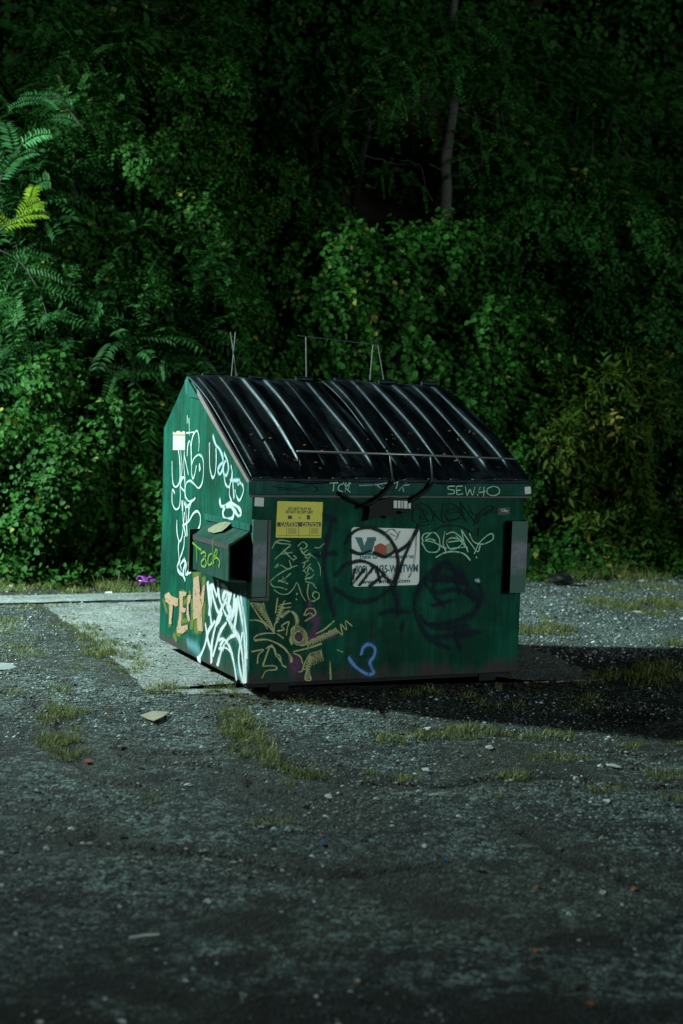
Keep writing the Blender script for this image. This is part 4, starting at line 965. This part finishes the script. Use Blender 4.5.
# low weeds along the foot of the shrubs
n = 9000; x = rng.uniform(-2.2, 8.5, n); y = rng.normal(5.35, .22, n); y = np.clip(y, 4.75, 6.2); hh = .02+.24*rng.random(n)*soft(y, 4.75, 5.5)
keep = fbm(np.c_[x, y, 0*x], 2.4, 41) > .38; x, y, hh = x[keep], y[keep], hh[keep]; n = len(x)
P = np.c_[x, y, hh]; A = rng.normal(0, 1, (n, 3))+np.array([0, -.3, .1]); N = rng.normal(0, .4, (n, 3))+np.array([0, -.3, .8])
wd = leaf_mesh('weeds', P, A, N, rng.uniform(.03, .08, n), tone_of(P, 77), 'ovate', L_VINE, None)
tag(wd, 'low broad leaved weeds along the foot of the shrubs', 'weeds', kind='stuff')

# grass in the cracks
def grass_patches(name, label, spots, per_m=1.0):
    Pb = []; H = []
    for u, v, ru, rv, dens, h in spots:
        ru *= 1.5; rv *= 1.4; dens *= .34
        c = gnd(u, v)[:2]; ex = (gnd(u+ru, v)-gnd(u-ru, v))[:2]/2; ey = (gnd(u, v-rv)-gnd(u, v+rv))[:2]/2
        k = int(dens*15000*np.linalg.norm(ex)*np.linalg.norm(ey)*3)+30
        r = np.sqrt(rng.random(k)); t = rng.uniform(0, 6.28, k); q = c+np.outer(r*np.cos(t), ex)+np.outer(r*np.sin(t), ey)
        q3 = np.c_[q, 0*q[:,0]]; ok = fbm(q3, 7, 50, 2) > .40+.16*r
        Pb.append(q[ok]); H.append(1.25*h*(1-.5*r[ok])*rng.uniform(.35, 1.25, ok.sum())*np.where(rng.random(ok.sum()) < .06, 1.9, 1))
    P = np.concatenate(Pb); H = np.concatenate(H)
    inb = (P[:,0] > -.01)&(P[:,0] < 1.84)&(P[:,1] > -.01)&(P[:,1] < 1.77); P, H = P[~inb], H[~inb]
    n = len(P); lean = rng.normal(0, .55, (n, 2)); wd = nrm(np.c_[rng.normal(0, 1, (n, 2)), np.zeros(n)])*(.0015+.0012*rng.random((n, 1)))
    b0 = np.c_[P, ground_height(P)-.002]; m1 = b0+np.c_[lean*H[:,None]*.35, H*.6]; t1 = b0+np.c_[lean*H[:,None]*1.1, H*(.95-.25*np.linalg.norm(lean, axis=1).clip(0, 1.5))]
    V = np.stack([b0-wd, b0+wd, m1+wd*.8, t1+wd*.15, t1-wd*.15, m1-wd*.8], 1)
    F = np.array([(0,1,2,5),(5,2,3,4)]); Fa = (F[None]+np.arange(n)[:,None,None]*6).reshape(-1, 4)
    o = npmesh(name, V.reshape(-1, 3), Fa, GRASS, attrs={'tone': np.repeat(np.clip(rng.normal(.55, .25, n), 0, 1), 6)})
    tag(o, label, 'grass', kind='stuff')
grass_patches('grass', 'short yellow green grass growing in the cracks of the lot', [
 (110,652,22,10,1.2,.055),(135,668,14,5,1.,.05),(90,636,14,8,1,.05),(70,622,16,7,.7,.04),(172,690,22,5,1.1,.05),(232,690,20,5,1.3,.07),(205,694,10,3,.7,.05),
 (35,690,25,4,.8,.05),(60,715,16,9,1.1,.05),(85,716,16,4,1,.05),(60,738,18,10,1.2,.05),(75,755,16,5,1,.045),(20,640,22,7,.5,.035),(30,655,20,5,.5,.035),(60,667,20,4,.5,.035),(8,625,14,6,.6,.04),
 (235,712,12,5,1,.05),(243,728,18,8,1.2,.055),(262,752,24,8,1.1,.05),(250,745,16,5,1,.05),(275,765,16,5,.9,.05),(310,772,16,4,.9,.045),(132,800,16,4,1,.04),(290,782,10,3,.6,.04),
 (405,739,24,5,1.2,.05),(470,735,28,6,1.1,.05),(430,778,28,4,.9,.045),(370,776,10,4,.9,.045),(512,776,12,4,1,.05),(475,795,20,3,.8,.04),(260,822,20,3,.8,.035),(295,822,10,2,.6,.03),(590,790,26,3,.8,.04),
 (545,628,22,6,1,.05),(560,622,16,5,.8,.05),(655,606,28,7,.9,.06),(600,603,20,4,.6,.05),(672,645,12,4,.9,.05),(630,680,40,8,.7,.045),(660,672,22,8,.8,.05),(600,700,30,5,.5,.04),(440,692,30,5,.7,.04),(490,705,26,5,.5,.04),(540,735,30,4,.7,.045),
 (650,745,26,4,.6,.04),(560,757,24,4,.6,.04),(665,775,18,4,.6,.04),(150,611,30,2,.5,.03),(60,607,50,2,.5,.03),(40,585,60,5,1,.08),(110,588,60,4,1,.08),(600,577,50,4,.5,.13),(640,588,36,3,.4,.06),(665,800,16,3,.6,.04),(300,703,20,3,.4,.03)])

# ------------------------------------------------------------------ litter
def crumple(name, label, cat, u, v, size, mat, flat=.25, seed=0, group=None, lift=0):
    r = np.random.default_rng(seed+500); c = gnd(u, v); m = MB(); n, k = 14, 8; V = []
    for j in range(k+1):
        ph = math.pi*j/k
        for i in range(n):
            th = 2*math.pi*i/n; q = 1+.35*(r.random()-.5)*math.sin(ph)
            V.append((c[0]+size[0]*math.sin(ph)*math.cos(th)*q, c[1]+size[1]*math.sin(ph)*math.sin(th)*q, lift+size[2]*(1+math.cos(ph))*.5*(1+.3*(r.random()-.5))))
    m.add(V, [(j*n+i, j*n+(i+1)%n, (j+1)*n+(i+1)%n, (j+1)*n+i) for j in range(k) for i in range(n)])
    o = m.build(name, mat, None); tag(o, label, cat, group); return o
crumple('plastic_bag', 'crumpled purple plastic bag at the foot of the left shrub', 'bag', 147, 586, (.12,.08,.10), simple('purple_film', (.26,.06,.34), .3, .3, 30), seed=1)
crumple('rubbish_bag', 'small black bag of rubbish under the right shrub', 'bag', 561, 585, (.13,.11,.10), simple('black_film', (.012,.012,.013), .35), seed=2)
def scrap(name, label, cat, poly, mat, th=.003, group=None, z=.006, tilt=.0):
    P = [gnd(u, v) for u, v in poly]; n = len(P); c = sum(P)/n; k_ = .72 if cat in ('litter', 'leaf') else 1; P = [c+(p-c)*k_ for p in P]; zz = [z+tilt*((p-c)@RIGHT)+abs(tilt)*.05+.004*math.sin(i*2.1) for i, p in enumerate(P)]
    m = MB(); m.add([(p[0], p[1], q) for p, q in zip(P, zz)]+[(p[0], p[1], q+th) for p, q in zip(P, zz)], [tuple(range(n-1, -1, -1)), tuple(range(n, 2*n))]+[(i, (i+1)%n, (i+1)%n+n, i+n) for i in range(n)])
    return tag(m.build(name, mat, None), label, cat, group)
CARD = simple('cardboard', (.27,.24,.17), .8, .25, 12, bump=.3); CHIP = simple('white_plastic', (.50,.53,.50), .5, .3, 60)
scrap('cardboard_scrap', 'torn tan cardboard scrap on the asphalt left of the dumpster front', 'cardboard', [(140,717),(153,713.5),(169,714),(163,719),(154,723.5),(147,720)], CARD, .004, z=.008, tilt=.025)
scrap('cardboard_scrap', 'grey flattened cardboard at the left edge of the lot', 'cardboard', [(-8,664),(10,665),(17,668),(6,671),(-8,672)], simple('grey_card', (.20,.22,.21), .8), .004, z=.006)
GL = 'pale scraps of litter'
for i, (nm, lab, poly) in enumerate((
 ('paper_scrap', 'white folded scrap on the asphalt below the front left corner', [(324,795.5),(331,795),(334,798),(328,800),(323,799)]),
 ('paper_scrap', 'small white scrap in front of the dumpster middle, on the shadow edge', [(423,728),(431,728),(433,730.5),(425,731.5)]),
 ('paper_scrap', 'bright white scrap beside the grass tuft, in front of the blue mark', [(484,747),(492,746),(495,748.5),(489,750.5),(485,750)]),
 ('paper_scrap', 'white scrap below the bright one, near the crack', [(420,769),(428,769),(431,771),(423,772)]),
 ('paper_scrap', 'long pale strip of paper at the right of the lot', [(603,764.5),(614,765),(625,767.5),(618,769),(606,767.5)]),
 ('paper_scrap', 'pale scrap by the right edge grass', [(602,800),(612,801),(610,803.5),(601,802)]),
 ('paper_scrap', 'white strip on the pale gravel at the back right', [(631,611),(640,611.5),(645,613.5),(636,613.5)]),
 ('paper_scrap', 'white scrap at the foot of the right shrubs', [(638,580),(645,579),(646,582),(639,583)]),
 ('paper_scrap', 'white scrap beside the path at the far left', [(8,585),(14,584),(16,587),(9,588)]),
 ('paper_scrap', 'pale scrap at the edge of the weeds left of the purple bag', [(104,592),(114,592),(113,594.5),(103,594.5)]),
 ('white_pebble', 'round white pebble on the dark asphalt at lower right', [(598.5,893),(600,891),(604,890.5),(607,892),(607,894.5),(603,896),(599.5,895)]),
 ('paper_scrap', 'white fleck at the left of the lower right quarter', [(421,846),(426,845),(427,848),(422,849)]))):
    scrap(nm, lab, 'litter', poly, CHIP, .003, GL, z=.003)
for lab, a, b_, r in (('pale straight stick lying in the foreground on the left', (129,941), (159,937), .004), ('thin pale straw lying below the grass in the middle', (429,797.5), (447,794.5), .003)):
    m = MB(); A = gnd(*a); B = gnd(*b_); A[2] = B[2] = .010; m.tube([A, (A+B)/2+np.array([0,0,.003]), B], r, 8); tag(m.build('straw', CHIP, None, smooth=True), lab, 'stick', 'straws')
ORG = simple('orange_leaf', (.34,.11,.025), .6, .5, 60); BL = simple('blue_plastic', (.02,.09,.20), .5); RD = simple('red_plastic', (.24,.06,.045), .5)
for lab, u, v, s in (('small orange fallen leaf at the right, below the white pebble', 536, 952, 5), ('dull orange leaf above the brighter one', 537, 888, 3.2), ('orange leaf nearest the bottom edge', 590, 1006, 7), ('brown leaf at the bottom left of centre', 357, 985, 4.5), ('orange crumb beside the blue chip', 321, 836, 2.5), ('rusty leaf on the right edge of the asphalt', 634, 890, 5)):
    scrap('fallen_leaf', lab, 'leaf', [(u-s, v), (u-s*.4, v-s*.45), (u+s*.5, v-s*.4), (u+s, v+.1), (u+s*.3, v+s*.45), (u-s*.5, v+s*.3)], ORG, .0015, 'fallen leaves', z=.003, tilt=.03)
scrap('plastic_chip', 'tiny blue plastic chip left of centre', 'litter', [(319,842.5),(324,842),(325,846),(320,846.5)], BL, .006, z=.004)
scrap('plastic_chip', 'blue chip on the asphalt right of centre', 'litter', [(443,860),(449,860.5),(448,863),(442,862.5)], BL, .006, z=.004)
scrap('plastic_wrapper', 'small red wrapper in the left grass strip', 'litter', [(82,762),(90,761.5),(94,764),(86,766)], RD, .004, z=.01)
# dry leaves and grit lying on the lids
n = 70; xx = rng.uniform(.02, 1.8, n); tt = rng.uniform(.55, .97, n)
yy = (Y_P-.03)+(-.035-Y_P+.03)*tt; zz = (H_P+.012)+(H_F+.074-H_P)*tt+.036*np.sin(np.pi*tt)**.8+.012
yy -= .45*.036*np.sin(np.pi*tt)**.8
m_ = leaf_mesh('dry_leaves', np.c_[xx, yy, zz], rng.normal(0, 1, (n, 3))*np.array([1, .8, .3]), np.tile([0, -.45, .9], (n, 1))+rng.normal(0, .2, (n, 3)), rng.uniform(.012, .035, n), rng.random(n), 'oval', leaf_mat('dry_leaf', (.07,.045,.025), (.22,.15,.09), bright=True), None)
tag(m_, 'dry brown leaf bits scattered over the black lids', 'leaf litter', kind='stuff')

# dry leaves and grit gathered along the edges of the lot
n = 1500; t = rng.random(n)
Q = np.concatenate([np.c_[rng.uniform(-2, 7.5, n), rng.normal(4.85, .18, n)], np.c_[rng.uniform(-.2, 2.4, 420), rng.normal(-.12, .10, 420)],
                    np.c_[rng.normal(-.18, .12, 160), rng.uniform(.1, 4.0, 160)], np.c_[rng.uniform(2.0, 3.2, 200), rng.uniform(-.3, 3.5, 200)], scatter_view(260)])
Q = Q[~((Q[:,0] > -.02)&(Q[:,0] < 1.86)&(Q[:,1] > -.02)&(Q[:,1] < 1.8))]; n = len(Q)
dl = leaf_mesh('dry_leaves', np.c_[Q, ground_height(Q)+.008], rng.normal(0, 1, (n, 3))*np.array([1, 1, .25]), np.tile([0, 0, 1.0], (n, 1))+rng.normal(0, .35, (n, 3)), rng.uniform(.012, .045, n), rng.random(n), 'oval',
   leaf_mat('ground_dry_leaf', (.03,.024,.014), (.20,.16,.09), bright=True), None)
tag(dl, 'dry brown leaves and scraps gathered along the edges of the lot and around the dumpster', 'leaf litter', kind='stuff')
